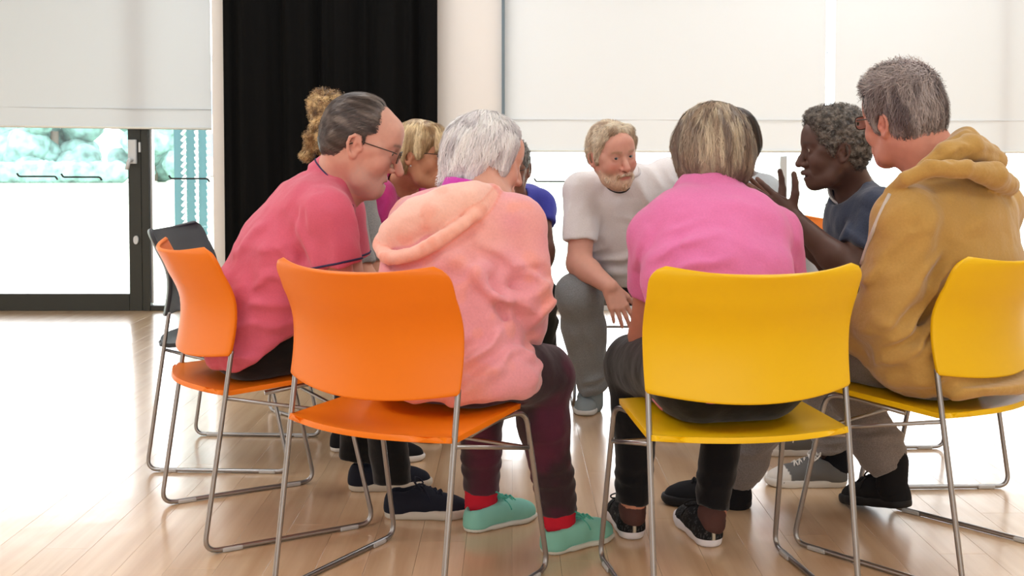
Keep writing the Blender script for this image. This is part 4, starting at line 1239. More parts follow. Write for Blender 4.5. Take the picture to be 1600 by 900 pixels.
# ---------- white-haired woman in the peach hoodie
def woman_peach():
    c, f, r = basis('orange'); p = person('white-haired woman in a peach hoodie, burgundy leggings and mint shoes, seen from behind', c)
    pel = V3(-.155, 2.80, .53); lat = nrm(V3(.93, -.36, 0))
    N = A(756, 298, 2.92); C = A(762, 250, 2.98); sc = .95; R = frame((.95, .33, -.28), (.25, .12, 1))
    shR, shL = A(806, 352, 2.84), A(655, 352, 3.0)
    elR, wrR = A(819, 462, 2.79), A(812, 545, 2.92); elL, wrL = A(640, 470, 3.06), A(770, 548, 3.12)
    hipR, hipL = pel+r*.09, pel-r*.09
    knR, knL = V3(.080, 2.93, .47), V3(-.075, 3.13, .48)
    anR, anL = A(872, 800, 2.97), A(752, 768, 3.15)
    spec = dict(skin=(220, 166, 146), lip=(186, 114, 104), flush=(210, 132, 112), flushamt=.5, brow=(200, 195, 190), smile=.3, age=1.3, nose=.95, cheek=1.05)
    S = SDF(); S.space(R, C, sc); head_sdf(S, spec); neck_sdf(S, C, R, sc, N, .052)
    torso(S, [pel, A(720, 430, 2.83), N-UP*.05], lat, [.14, .13, .10], [.10, .09, .06])
    for sh, el, wr in ((shR, elR, wrR), (shL, elL, wrL)): S.space(); arm_sdf(S, sh, el, wr, (.046, .040, .036, .026))
    hand_sdf(S, wrR, V3(-.4, .5, -.4), V3(-.5, 0, -.5), True, sc=.92); hand_sdf(S, wrL, V3(.4, .4, -.4), V3(.3, 0, -.8), False, sc=.92)
    for h, k, a in ((hipR, knR, anR), (hipL, knL, anL)): S.space(); leg_sdf(S, h, k, a, (.07, .05, .048, .033))
    carve(S, 'orange'); body_obj(S, head_cols(spec, C, R, sc), p, [(C, .15)])
    eyes(p, C, R, sc, (0, 1, -.1))
    # layered white bob, tufted ends
    H = SDF().space(R, C, sc)
    H.el((0, -.018, .034), (.092, .110, .096)); H.el((0, -.058, -.012), (.084, .070, .078), k=.03)
    H.el((-.050, -.020, -.010), (.046, .070, .070), k=.03); H.el((.050, -.020, .010), (.046, .070, .062), k=.03)
    H.rc((.068, .016, .050), (.076, .014, -.012), .024, .008, k=.025); H.rc((-.068, .016, .050), (-.076, .014, -.012), .024, .008, k=.025)
    H.rc((.060, .005, -.02), (.074, -.012, -.062), .026, .008, k=.02); H.rc((.035, -.075, -.03), (.045, -.088, -.090), .030, .008, k=.02)
    H.rc((-.01, -.085, -.03), (-.012, -.104, -.094), .030, .008, k=.02); H.rc((-.055, -.060, -.03), (-.066, -.078, -.092), .028, .008, k=.02); H.rc((.062, -.045, -.03), (.072, -.055, -.085), .024, .008, k=.02)
    H.cut((0, .050, .05), (0, 1, -.15), k=.012); H.el((0, .090, -.02), (.090, .070, .075), k=.012, op='s')
    strand_grooves(H, C, R, sc, .010, (34, 34, 11))
    hc = hair_cols((222, 218, 221), (250, 249, 250), (200, 195, 199), C, R, sc, (60, 60, 14))
    fl = flow_local(R, (0, -.045, .125), (0, -.10, -.75), C, sc, .95)
    hair_obj('hair', H, .0035, p, hc, [dict(n=4200, flow=fl, length=.085, lift=.006, stray=.22, width=.0012),
             dict(n=900, flow=fl, length=.045, lift=.010, stray=.4, where=lambda V: ((V-C)@R)[:, 2] < -.045)])
    # leggings
    T = SDF(); T.rc(pel-r*.04, pel+r*.07, .112, k=.03)
    pant_leg(T, hipR, knR, anR, (.104, .080, .066, .050)); pant_leg(T, hipL, knL, anL, (.100, .080, .066, .050)); drape(T); carve(T, 'orange')
    for k, a in ((knR, anR), (knL, anL)): T.folds(lerp(k, a, .65), .2, (1, .3, .25), 30, .006, 5); T.folds(lerp(k, a, .15), .12, (1, .4, -.2), 24, .004, 6)
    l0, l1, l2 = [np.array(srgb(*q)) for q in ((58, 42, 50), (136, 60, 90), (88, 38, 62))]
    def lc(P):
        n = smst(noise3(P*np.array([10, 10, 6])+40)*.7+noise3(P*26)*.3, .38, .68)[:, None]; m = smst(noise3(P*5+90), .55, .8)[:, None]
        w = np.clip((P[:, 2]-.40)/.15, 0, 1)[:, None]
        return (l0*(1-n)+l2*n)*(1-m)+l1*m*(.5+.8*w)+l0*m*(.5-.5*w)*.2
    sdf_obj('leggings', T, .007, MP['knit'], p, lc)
    for a in (anR, anL): sock(p, a+UP*.035, V3(a[0], a[1], .045), .047, .047, (206, 36, 58))
    shoe(p, 'mint', (.082+.0, 2.915, 0), (.75, .62), sc=.93); shoe(p, 'mint', (-.130, 3.09, 0), (.80, .62), sc=.93)
    # hoodie
    B = SDF()
    sp = [A(700, 575, 2.80), A(698, 500, 2.80), A(704, 425, 2.83), A(716, 364, 2.87), N-UP*.04]
    torso(B, sp, lat, [.215, .176, .170, .160, .075], [.158, .135, .120, .105, .058], k=.05)
    B.rc(sp[3]+lat*.08, shR, .095, .078, k=.05); B.rc(sp[3]-lat*.08, shL, .095, .080, k=.05)
    B.el(A(770, 585, 2.78), (.12, .14, .085), k=.06)
    B.cut(V3(0, 0, .452), (0, 0, -1), k=.02)
    B.path([shR, lerp(shR, elR, .6), elR, lerp(elR, wrR, .5), wrR], [.078, .074, .070, .066, .052], k=.010); B.path([shL, elL, wrL], [.080, .070, .05], k=.02)
    B.crease([A(770, 440, 2.7), A(782, 480, 2.7), A(790, 520, 2.75), A(808, 548, 2.8)], .014, .016); B.crease([A(836, 420, 2.75), A(800, 425, 2.7), A(772, 440, 2.7)], .010, .008)
    B.crease([A(838, 540, 2.8), A(815, 545, 2.8), A(795, 538, 2.8)], .010, .012)
    B.folds(A(770, 450, 2.72), .19, (.7, 0, -.6), 15, .017, 11); B.folds(A(720, 530, 2.68), .25, (.75, 0, .55), 12, .014, 12); B.folds(A(822, 480, 2.75), .15, (.7, -.2, .6), 19, .014, 13)
    B.folds(A(800, 590, 2.72), .16, (1, 0, .5), 17, .010, 14); B.folds(A(720, 420, 2.7), .2, (.25, 0, 1), 11, .008, 15)
    # hood lying on the upper back: a flat bag with a rolled rim that overhangs
    T0 = SDF(); T0.merge(B)
    def hh(px, py, D, off):
        q = hit(T0, px, py, 2.4, 3.05, off); return q if abs(q[1]-D) < .14 else A(px, py, D)
    B.path([hh(x_, y_, D_, o_) for x_, y_, D_, o_ in ((600, 378, 2.88, .012), (640, 354, 2.82, .012), (690, 336, 2.79, .012), (735, 316, 2.80, .010), (765, 300, 2.85, .004))], [.026, .033, .035, .028, .016], k=.035)
    B.path([hh(x_, y_, D_, .004) for x_, y_, D_ in ((618, 366, 2.92), (655, 340, 2.88), (700, 318, 2.86), (738, 304, 2.86))], [.030, .034, .030, .020], k=.040)
    rim = smooth_path([hh(x_, y_, D_, o_) for x_, y_, D_, o_ in ((782, 288, 2.88, .006), (748, 332, 2.76, .008), (700, 372, 2.73, .012), (652, 400, 2.75, .016), (614, 404, 2.80, .014), (594, 382, 2.87, .006))], 18)
    B.path(list(rim), list(np.concatenate([np.linspace(.011, .019, 9), np.linspace(.019, .020, 9)])), k=.006)
    sh_n = np.array([0, -1, 0.])
    B.crease(list(smooth_path([q_+V3(-.012, -.004, .020) for q_ in rim[5:-2:3]], 12)), .0065, .010)
    B.crease(list(smooth_path([q_+V3(.014, -.002, -.024) for q_ in rim[4:-1:3]], 12)), .009, .016)
    B.crease([hh(706, 300, 2.84, .03), hh(694, 325, 2.80, .04), hh(672, 350, 2.78, .04)], .006, .005)
    nd = nrm(C+R@V3(0, -.03, -.09)*sc-N); ki = SDF(); ki.rc(N-nd*.02, N+nd*.09, .058, .066, k=0); sub_s(B, ki, .008)
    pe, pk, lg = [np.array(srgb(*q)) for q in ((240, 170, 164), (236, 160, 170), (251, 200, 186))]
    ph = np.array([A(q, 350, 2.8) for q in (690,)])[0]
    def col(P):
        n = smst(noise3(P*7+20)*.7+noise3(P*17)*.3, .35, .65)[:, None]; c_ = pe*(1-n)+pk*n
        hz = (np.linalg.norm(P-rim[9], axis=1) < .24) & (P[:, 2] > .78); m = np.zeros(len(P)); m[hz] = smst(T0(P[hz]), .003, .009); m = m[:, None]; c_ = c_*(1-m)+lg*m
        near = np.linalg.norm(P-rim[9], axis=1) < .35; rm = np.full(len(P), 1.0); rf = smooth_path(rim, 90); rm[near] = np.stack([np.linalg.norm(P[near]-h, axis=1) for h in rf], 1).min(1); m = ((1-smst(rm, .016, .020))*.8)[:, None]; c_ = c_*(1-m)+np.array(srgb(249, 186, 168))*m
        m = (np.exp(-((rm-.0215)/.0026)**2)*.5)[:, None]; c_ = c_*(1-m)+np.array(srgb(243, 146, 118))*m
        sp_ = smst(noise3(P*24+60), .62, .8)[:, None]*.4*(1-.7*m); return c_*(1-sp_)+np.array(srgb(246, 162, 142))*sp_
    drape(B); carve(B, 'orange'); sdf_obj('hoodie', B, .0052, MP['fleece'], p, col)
    # magenta neckband of the top under the hoodie
    K = SDF(); nq = nrm(V3(.22, .12, 1)); q = A(738, 296, 2.93); K.rc(q-nq*.04, q+nq*.022, .088, .074, k=0); K.cut(q+nq*.018, nq, k=.003); ki = SDF(); ki.rc(q+nq*.01, q+nq*.08, .062, .062, k=0); sub_s(K, ki, .003)
    sdf_obj('neckband', K, .0045, MP['knit'], p, const_col((206, 66, 178)))
woman_peach()
# ---------- woman in the pink top, seen from behind
def woman_pink():
    c, f, r = basis('yellow'); p = person('woman in a bright pink top seen from behind on the yellow chair, brown highlighted bob', c)
    pel = c-f*.035+UP*.535+r*.0; lat = nrm(V3(.985, .12, 0)); D = 2.72
    N = A(1111, 294, 2.87); C = A(1113, 238, 2.93); sc = .97; R = frame((-.12, 1, -.12), (-.02, .1, 1))
    shL, shR = A(1030, 372, 2.80), A(1206, 368, 2.86)
    elL, wrL = A(1010, 525, 2.93), A(1075, 560, 3.12); elR, wrR = A(1232, 500, 2.98), A(1165, 552, 3.16)
    hipL, hipR = pel-r*.09, pel+r*.09
    knL, knR = V3(.335, 3.06, .475), V3(.600, 3.09, .475)
    anL, anR = A(988, 786, 3.06), A(1112, 795, 3.00)
    spec = dict(skin=(205, 140, 116), flushamt=.3, brow=(110, 85, 70))
    S = SDF(); S.space(R, C, sc); head_sdf(S, spec); neck_sdf(S, C, R, sc, N, .052)
    torso(S, [pel, A(1125, 440, D), N-UP*.05], lat, [.13, .13, .10], [.09, .09, .06])
    for sh, el, wr in ((shR, elR, wrR), (shL, elL, wrL)): arm_sdf(S, sh, el, wr, (.050, .045, .041, .028))
    hand_sdf(S, wrL, V3(.6, .5, -.3), V3(0, 0, -1), False, sc=.93); hand_sdf(S, wrR, V3(-.6, .5, -.3), V3(0, 0, -1), True, sc=.93)
    for h, k, a in ((hipR, knR, anR), (hipL, knL, anL)): S.space(); leg_sdf(S, h, k, a-UP*.05, (.07, .05, .046, .034))
    carve(S, 'yellow'); body_obj(S, head_cols(spec, C, R, sc), p, [(C, .15)])
    eyes(p, C, R, sc, (0, 1, 0))
    H = SDF().space(R, C, sc)
    H.el((0, -.012, .036), (.094, .108, .096)); H.el((0, -.040, -.012), (.092, .086, .078), k=.03); H.el((0, -.062, -.052), (.070, .044, .040), k=.03)
    for s in (-1, 1): H.rc((s*.074, .010, .015), (s*.064, .008, -.066), .032, .016, k=.03); H.rc((s*.055, -.045, -.01), (s*.042, -.056, -.076), .038, .018, k=.03)
    H.cut((0, .040, .05), (0, 1, -.2), k=.012); H.el((0, .09, -.03), (.064, .062, .10), k=.012, op='s')
    strand_grooves(H, C, R, sc, .0085, (36, 36, 12))
    def tip(Q, c_):
        w = smst(-Q[:, 2], .02, .10)[:, None]*.55; return c_*(1-w)+np.array(srgb(84, 66, 56))*w
    hc = hair_cols((122, 104, 92), (198, 182, 158), (150, 130, 112), C, R, sc, (52, 52, 8), extra=tip)
    fl = flow_local(R, (.012, -.030, .125), (0, .02, -.9), C, sc, .85)
    hair_obj('hair', H, .0035, p, hc, [dict(n=4600, flow=fl, length=.085, lift=.006, stray=.26, width=.0012)])
    T = SDF(); T.rc(pel-r*.07, pel+r*.07, .120, k=.03)
    pant_leg(T, hipR, knR, anR+UP*.0, (.104, .080, .062, .046)); pant_leg(T, hipL, knL, anL+UP*.0, (.104, .080, .062, .046))
    for k, a in ((knR, anR), (knL, anL)): T.folds(lerp(k, a, .7), .2, (1, .3, .2), 28, .005, 5)
    drape(T); carve(T, 'yellow'); sdf_obj('leggings', T, .0075, MP['knit'], p, const_col((14, 15, 21)))
    for a in (anL, anR): sock(p, a-UP*.012, V3(a[0], a[1]-.01, .06), .0385, .036, (86, 58, 54))
    shoe(p, 'trainer', (.333, 3.02, 0), (-.12, .99), sc=.95); shoe(p, 'trainer', (.538, 2.96, 0), (-.20, .98), sc=.95)
    B = SDF()
    sp = [A(1133, 585, 2.66), A(1128, 505, 2.68), A(1120, 425, 2.72), A(1114, 360, 2.80), N-UP*.02]
    torso(B, sp, lat, [.190, .165, .168, .165, .080], [.140, .120, .112, .100, .070], k=.05)
    B.rc(sp[3]+lat*.09, shR, .088, .074, k=.05); B.rc(sp[3]-lat*.09, shL, .088, .074, k=.05)
    B.cut(A(1090, 634, 2.52), V3(.16, -.25, -1), k=.004)
    hL, hR = lerp(shL, elL, .52), lerp(shR, elR, .60)
    tube_sleeve(B, [shL, hL], [.075, .068], elL, k=.018); tube_sleeve(B, [shR, hR], [.075, .068], elR, k=.018)
    B.crease([A(1062, 372, 2.65), A(1050, 410, 2.62), A(1052, 445, 2.62)], .012, .010); B.crease([A(1060, 405, 2.62), A(1095, 392, 2.60), A(1135, 398, 2.58)], .012, .005)
    B.crease([A(1185, 380, 2.70), A(1208, 410, 2.68), A(1222, 440, 2.7)], .012, .010); B.crease([A(1030, 350, 2.7), A(1014, 390, 2.7)], .010, .003)
    B.folds(A(1075, 405, 2.62), .13, (1, .1, .35), 22, .008, 21); B.folds(A(1170, 400, 2.65), .12, (1, 0, -.4), 20, .008, 22); B.folds(A(1010, 410, 2.72), .11, (.3, 0, 1), 20, .007, 23)
    B.folds(A(1120, 340, 2.7), .18, (1, 0, .1), 12, .004, 24); B.folds(A(1235, 420, 2.78), .10, (-.4, 0, 1), 20, .007, 25)
    # soft turned collar
    nd = nrm(V3(-.02, .25, 1)); K = SDF(); K.rc(N-nd*.04, N+nd*.035, .086, .070, k=0); K.cut(N+nd*.028, nd, k=.005); K.cut(N-nd*.03, -nd, k=.005)
    ki = SDF(); ki.rc(N+nd*.012, N+nd*.09, .058, .058, k=0); sub_s(K, ki, .004); sub(B, K, .012); sub_s(B, ki, .004)
    drape(B); carve(B, 'yellow')
    cb = np.array(srgb(226, 122, 178))
    sdf_obj('pink_top', B, .0055, MP['knit'], p, lambda P: np.repeat(cb[None], len(P), 0)*(.95+.1*noise3(P*9))[:, None])
woman_pink()

# ---------- man in the mustard hoodie
def man_mustard():
    c, f, r = basis('man10'); p = person('grey-haired man in a mustard hoodie and glasses on the right-hand yellow chair', c)
    pel = c-f*.06+UP*.54; lat = nrm(V3(.78, .62, 0)); D = 2.92
    N = A(1468, 268, 2.93); C = A(1408, 184, 2.95); sc = 1.02; R = frame((-.50, .86, -.10), (-.14, -.02, 1))
    shL, shR = A(1418, 345, 2.80), A(1545, 325, 3.08)
    elL, wrL = A(1385, 495, 2.80), A(1290, 520, 3.02); elR, wrR = A(1530, 480, 3.22), A(1370, 520, 3.26)
    hipL, hipR = pel-r*.09, pel+r*.09
    knL, knR = V3(.775, 3.20, .48), V3(.930, 3.315, .475)
    anR, anL = V3(1.092, 3.198, .140), A(1150, 752, 3.32)
    spec = dict(skin=(214, 150, 132), flush=(206, 112, 98), flushamt=.5, brow=(110, 100, 96), age=1.0)
    S = SDF(); S.space(R, C, sc); head_sdf(S, spec); neck_sdf(S, C, R, sc, N, .060)
    S.space(); S.rc(C+R@V3(0, -.04, -.06)*sc, N, .066, .075, k=.03)
    torso(S, [pel, A(1490, 430, D), N-UP*.05], lat, [.15, .15, .11], [.10, .10, .06])
    for sh, el, wr in ((shR, elR, wrR), (shL, elL, wrL)): arm_sdf(S, sh, el, wr)
    hand_sdf(S, wrL, V3(-.7, .5, -.2), V3(0, .3, -.9), False); hand_sdf(S, wrR, V3(-.7, .2, -.3), V3(0, -.2, -.9), True)
    for h, k, a in ((hipR, knR, anR), (hipL, knL, anL)): S.space(); leg_sdf(S, h, k, a, (.07, .052, .05, .038))
    carve(S, 'man10'); body_obj(S, head_cols(spec, C, R, sc), p, [(C, .17)])
    eyes(p, C, R, sc, (0, 1, 0)); glasses(p, C, R, sc, dz=.004)
    H = SDF().space(R, C, sc)
    H.el((0, -.014, .040), (.088, .104, .092)); H.el((0, -.048, -.006), (.080, .066, .074), k=.03); H.el((-.01, -.01, .085), (.07, .085, .052), k=.03)
    for s in (-1, 1): H.rc((s*.070, .022, .03), (s*.074, .014, -.016), .018, .008, k=.02)
    H.cut((0, .060, .06), (0, 1, -.35), k=.025); H.cut((0, -.03, -.064), (0, .45, -1), k=.008); H.el((0, .092, -.03), (.064, .066, .07), k=.012, op='s')
    for s in (-1, 1): H.el((s*.086, -.006, -.016), (.024, .020, .032), k=.006, op='s')
    strand_grooves(H, C, R, sc, .0055, (46, 40, 16))
    def top(Q, c_):
        w = smst(Q[:, 2], .05, .125)[:, None]*.6; c_ = c_*(1-w)+np.array(srgb(182, 170, 168))*w
        s_ = gau(Q, (.005, -.045, .118), (.030, .030, .03))[:, None]*.7; return c_*(1-s_)+np.array(srgb(198, 150, 138))*s_
    hc = hair_cols((112, 100, 100), (160, 148, 146), (92, 80, 82), C, R, sc, (60, 60, 16), extra=top)
    fl = flow_local(R, (.02, -.045, .125), (.1, .1, -.7), C, sc, 1.0)
    hair_obj('hair', H, .0035, p, hc, [dict(n=3800, flow=fl, length=.050, lift=.006, stray=.3),
             dict(n=900, flow=flow_local(R, (.02, -.06, .10), (-.2, .5, .2), C, sc, 1.0), length=.045, lift=.012, stray=.4, where=lambda V: ((V-C)@R)[:, 2] > .07*1.16)])
    T = SDF(); T.rc(pel-r*.07, pel+r*.07, .125, k=.03)
    pant_leg(T, hipL, knL, anL, (.096, .084, .074, .054), cuff=1); pant_leg(T, hipR, knR, anR, (.096, .084, .074, .054), cuff=1)
    T.folds(lerp(knR, anR, .75), .17, (1, .3, .1), 22, .012, 31); T.folds(lerp(knR, anR, .3), .16, (.7, .3, .7), 16, .010, 32); T.folds(A(1380, 570, 2.9), .2, (.9, 0, -.5), 15, .012, 33); T.folds(lerp(knL, anL, .7), .2, (1, .3, .1), 22, .01, 34)
    drape(T); carve(T, 'man10'); sdf_obj('sweatpants', T, .0065, MP['marl'], p, const_col((132, 126, 126)))
    for a, dz in ((anL, .06), (anR, .045)): sock(p, a+UP*.03, a-UP*dz, .046, .043, (22, 23, 28))
    shoe(p, 'black', (1.128, 3.148, .002), (-.47, .88), pitch=.20, sc=.97); shoe(p, 'black', (.715, 3.315, 0), (-.985, .17), sc=1.0)
    B = SDF()
    sp = [A(1508, 572, 2.90), A(1502, 500, 2.91), A(1494, 420, 2.92), A(1486, 345, 2.93), N-UP*.02]
    torso(B, sp, lat, [.222, .198, .192, .185, .090], [.178, .158, .142, .130, .08], k=.05)
    B.rc(sp[3]+lat*.10, shR, .100, .088, k=.05); B.rc(sp[3]-lat*.10, shL, .100, .086, k=.05)
    B.cut(V3(0, 0, .455), (0, 0, -1), k=.02)
    B.path([shL, lerp(shL, elL, .6), elL, lerp(elL, wrL, .5), wrL], [.086, .080, .076, .066, .05], k=.018); B.path([shR, elR, wrR], [.088, .074, .05], k=.02)
    B.el(A(1425, 555, 2.86), (.125, .14, .085), k=.05)
    B.crease([A(1500, 420, 2.75), A(1460, 470, 2.75), A(1425, 510, 2.78)], .014, .018); B.crease([A(1410, 300, 2.75), A(1430, 340, 2.72), A(1440, 385, 2.70)], .010, .003)
    B.folds(A(1430, 470, 2.72), .17, (.7, 0, .7), 17, .016, 41); B.folds(A(1400, 530, 2.78), .17, (1, 0, .2), 16, .014, 42); B.folds(A(1520, 400, 2.76), .22, (.55, 0, .8), 12, .011, 43)
    B.folds(A(1480, 560, 2.75), .24, (1, 0, .25), 14, .011, 44); B.folds(A(1365, 450, 2.74), .14, (.5, 0, .9), 18, .010, 45); B.folds(A(1400, 390, 2.72), .12, (.8, 0, .5), 15, .006, 46)
    # gathered hood behind the neck: a lower roll, a folded flap over it and a peaked top
    B.path([A(1388, 300, 2.80), A(1416, 280, 2.755), A(1457, 262, 2.735), A(1508, 264, 2.745), A(1552, 274, 2.80), A(1576, 290, 2.89)], [.010, .016, .022, .027, .032, .030], k=.007)
    B.path([A(1438, 262, 2.80), A(1478, 240, 2.80), A(1515, 232, 2.82), A(1556, 252, 2.90)], [.014, .030, .036, .030], k=.008)
    B.path([A(1470, 236, 2.86), A(1508, 222, 2.88), A(1548, 240, 2.95)], [.022, .034, .028], k=.02)
    B.path([A(1484, 226, 2.84), A(1507, 211, 2.85), A(1530, 226, 2.87)], [.012, .008, .010], k=.012)
    B.crease([A(1410, 276, 2.70), A(1457, 250, 2.68), A(1514, 252, 2.69), A(1572, 258, 2.78)], .007, .012); B.crease([A(1458, 248, 2.74), A(1474, 246, 2.74), A(1486, 252, 2.73)], .008, .014)
    B.crease([A(1518, 244, 2.75), A(1545, 238, 2.80), A(1566, 244, 2.85)], .007, .014); B.crease([A(1440, 258, 2.76), A(1475, 232, 2.80), A(1500, 214, 2.83)], .006, .006)
    B.crease([A(1486, 238, 2.76), A(1510, 226, 2.78)], .008, -.006); B.crease([A(1500, 270, 2.70), A(1546, 264, 2.73)], .006, .008)
    B.crease([A(1376, 312, 2.78), A(1412, 290, 2.72), A(1457, 282, 2.70), A(1508, 288, 2.70), A(1560, 304, 2.76), A(1590, 314, 2.88)], .008, .014)
    B.folds(A(1530, 262, 2.74), .10, (1, 0, -.25), 26, .009, 47); B.folds(A(1500, 236, 2.78), .09, (.8, 0, .6), 28, .008, 48)
    nd = nrm(C+R@V3(0, -.03, -.09)*sc-N); ki = SDF(); ki.rc(N-nd*.01, N+nd*.12, .072, .084, k=0); sub_s(B, ki, .008)
    drape(B); carve(B, 'man10')
    cb = np.array(srgb(188, 148, 82))
    ho = sdf_obj('hoodie', B, .0056, MP['fleece'], p, lambda P: np.repeat(cb[None], len(P), 0)*(.94+.12*noise3(P*13))[:, None])
    q = [hit(B, x_-3*k_, y_, 2.4, off=.002) for k_ in (2,) for x_, y_ in ((1397, 304), (1385, 328), (1373, 356), (1362, 386), (1353, 413))]; q = smooth_path([v_ for v_ in q if 2.55 < v_[1] < 2.95], 14)
    o = tubes('zip_tape', [q], .005, mat('pale_zip_tape', srgb(206, 196, 186), .8), None, 8); put(o, ho)
man_mustard()

# ---------- bearded man in the white T-shirt
def man_white():
    c, f, r = basis('man6'); p = person('bearded fair-haired man in a white T-shirt and grey joggers facing the camera', c)
    pel = c-f*.0+UP*.54; lat = V3(-1, 0, 0)   # his right is at image left
    N = A(982, 272, 4.50); C = A(957, 240, 4.30); sc = 1.01; R = frame((.42, -.88, -.20), (-.10, -.12, 1))
    shR, shL = A(912, 300, 4.52), A(1042, 278, 4.56)
    elR, wrR = A(905, 412, 4.46), A(953, 448, 4.30); elL, wrL = A(1066, 395, 4.56), A(1030, 448, 4.42)
    hipR, hipL = pel+V3(-.09, 0, 0), pel+V3(.09, 0, 0)
    knR, knL = A(903, 462, 4.46), A(1034, 462, 4.56)
    anR, anL = A(926, 608, 4.585), A(1028, 600, 4.63)
    spec = dict(skin=(224, 168, 150), lip=(196, 116, 106), flush=(214, 120, 106), flushamt=.65, smile=.8, beard=(216, 186, 162), brow=(176, 136, 108), browamt=.8, nose=1.05, cheek=1.10, eyes=.35, age=1.2)
    S = SDF(); S.space(R, C, sc); head_sdf(S, spec)
    S.el((0, .045, -.098), (.044, .040, .028), k=.03); S.el((0, .093, -.060), (.024, .008, .006), k=.008)
    neck_sdf(S, C, R, sc, N+V3(-.035, -.03, -.02), .054)
    torso(S, [pel, A(985, 380, 4.72), N-UP*.05], lat, [.15, .15, .11], [.10, .10, .06])
    for sh, el, wr in ((shR, elR, wrR), (shL, elL, wrL)): arm_sdf(S, sh, el, wr, (.054, .050, .047, .031))
    hand_sdf(S, wrR, A(976, 500, 4.28)-wrR, V3(-.15, 1, -.1), True, sc=1.02, thumb=(.75, .5, .3), curls=[(14, 12, 8), (10, 12, 8), (12, 12, 8), (18, 14, 8)], spread=.75)
    hand_sdf(S, wrL, A(1015, 500, 4.40)-wrL, V3(.1, 1, -.1), False)
    for h, k, a in ((hipR, knR, anR), (hipL, knL, anL)): S.space(); leg_sdf(S, h, k, a, (.07, .052, .05, .038))
    carve(S, 'man6')
    dh = nrm(A(976, 500, 4.28)-wrR)
    body_obj(S, head_cols(spec, C, R, sc), p, [(C, .17), (wrR+dh*.09, .125)], h=.0075, hf=.0032)
    eyes(p, C, R, sc, (.30, 1, -.05), (110, 120, 130))
    H = SDF().space(R, C, sc)
    H.el((0, -.018, .038), (.084, .099, .085)); H.el((0, -.046, -.004), (.079, .065, .073), k=.03); H.rc((-.045, .040, .088), (.045, .040, .092), .024, .022, k=.03)
    for s in (-1, 1): H.rc((s*.070, .026, .045), (s*.0745, .020, -.028), .020, .009, k=.02)
    H.cut((0, .062, .078), (0, 1, -.35), k=.030); H.el((0, .105, .022), (.062, .075, .062), k=.012, op='s'); H.cut((0, -.03, -.060), (0, .45, -1), k=.008)
    H.el((0, .08, -.05), (.066, .07, .06), k=.01, op='s')
    for s in (-1, 1): H.el((s*.087, -.004, -.014), (.022, .020, .030), k=.006, op='s')
    strand_grooves(H, C, R, sc, .0050, (50, 50, 24))
    hc = hair_cols((202, 180, 152), (236, 222, 200), (178, 152, 128), C, R, sc, (62, 62, 26))
    hair_obj('hair', H, .003, p, hc, [dict(n=3200, flow=flow_local(R, (.03, .02, .12), (.35, -.2, -.5), C, sc, 1.0), length=.040, lift=.005, stray=.3, curl=.1)])
    # short beard of fine ribbons rooted on a thin shell along the jaw
    Bd = SDF().space(R, C, sc)
    for s in (-1, 1):
        Bd.rc((s*.058, .020, -.052), (s*.043, .048, -.088), .010, .013, k=.02); Bd.rc((s*.043, .048, -.088), (0, .080, -.105), .013, .0155, k=.02)
        Bd.rc((s*.026, .087, -.067), (s*.006, .098, -.0610), .0040, .0050, k=.008); Bd.rc((s*.027, .086, -.068), (s*.030, .076, -.090), .0042, .007, k=.01)
    Bd.el((0, .0990, -.0755), (.020, .016, .0065), k=.004, op='s')
    strand_grooves(Bd, C, R, sc, .003, (110, 110, 40))
    bc = hair_cols((212, 178, 150), (232, 212, 192), (198, 154, 124), C, R, sc, (120, 120, 40))
    hair_obj('beard', Bd, .003, p, bc, [dict(n=1500, flow=flow_local(R, (0, .07, -.03), (0, .1, -1), C, sc, .8), length=.014, lift=.0025, stray=.3, steps=4)])
    T = SDF(); T.rc(pel-r*.07, pel+r*.07, .125, k=.03)
    pant_leg(T, hipR, knR, anR, (.110, .090, .084, .066)); pant_leg(T, hipL, knL, anL, (.110, .090, .084, .066))
    T.folds(lerp(knR, anR, .85), .16, (1, .1, .25), 22, .014, 51); T.folds(lerp(knR, anR, .4), .18, (.35, .2, -.9), 15, .010, 52); T.folds(A(945, 450, 4.55), .16, (1, 0, .3), 16, .010, 53)
    drape(T); carve(T, 'man6'); sdf_obj('joggers', T, .007, MP['marl'], p, const_col((136, 142, 146)))
    for a in (anR, anL): sock(p, a+UP*.03, a-UP*.06, .044, .044, (150, 165, 172))
    shoe(p, 'pale', (.335, 4.735, 0), (-.16, -.98), sc=1.0); shoe(p, 'pale', (.630, 4.77, 0), (.02, -1), sc=1.0)
    B = SDF()
    sp = [A(1000, 448, 4.86), A(990, 400, 4.74), A(982, 350, 4.64), A(978, 305, 4.55), N-UP*.03]
    torso(B, sp, lat, [.205, .205, .205, .190, .085], [.155, .160, .150, .120, .075], k=.05)
    B.rc(sp[3]+lat*.11, shR, .095, .080, k=.05); B.rc(sp[3]-lat*.11, shL, .095, .080, k=.05)
    hR, hL = lerp(shR, elR, .70), lerp(shL, elL, .70)
    tube_sleeve(B, [shR, hR], [.082, .072], elR, k=.02); tube_sleeve(B, [shL, hL], [.082, .072], elL, k=.02)
    B.cut(V3(0, 0, .50), (0, 0, -1), k=.01)
    B.crease([A(912, 330, 4.38), A(920, 370, 4.38), A(928, 395, 4.40)], .014, .012); B.crease([A(958, 312, 4.35), A(950, 350, 4.35), A(940, 400, 4.40)], .016, .008)
    B.folds(A(935, 340, 4.4), .18, (.25, 0, 1), 14, .012, 61); B.folds(A(975, 410, 4.5), .24, (.9, 0, .35), 13, .015, 62); B.folds(A(1035, 320, 4.4), .18, (-.35, 0, 1), 13, .010, 63); B.folds(A(895, 340, 4.45), .1, (.3, 0, 1), 20, .006, 64)
    nd = nrm(V3(-.10, -.55, .80)); q = N+V3(-.03, -.055, -.015)
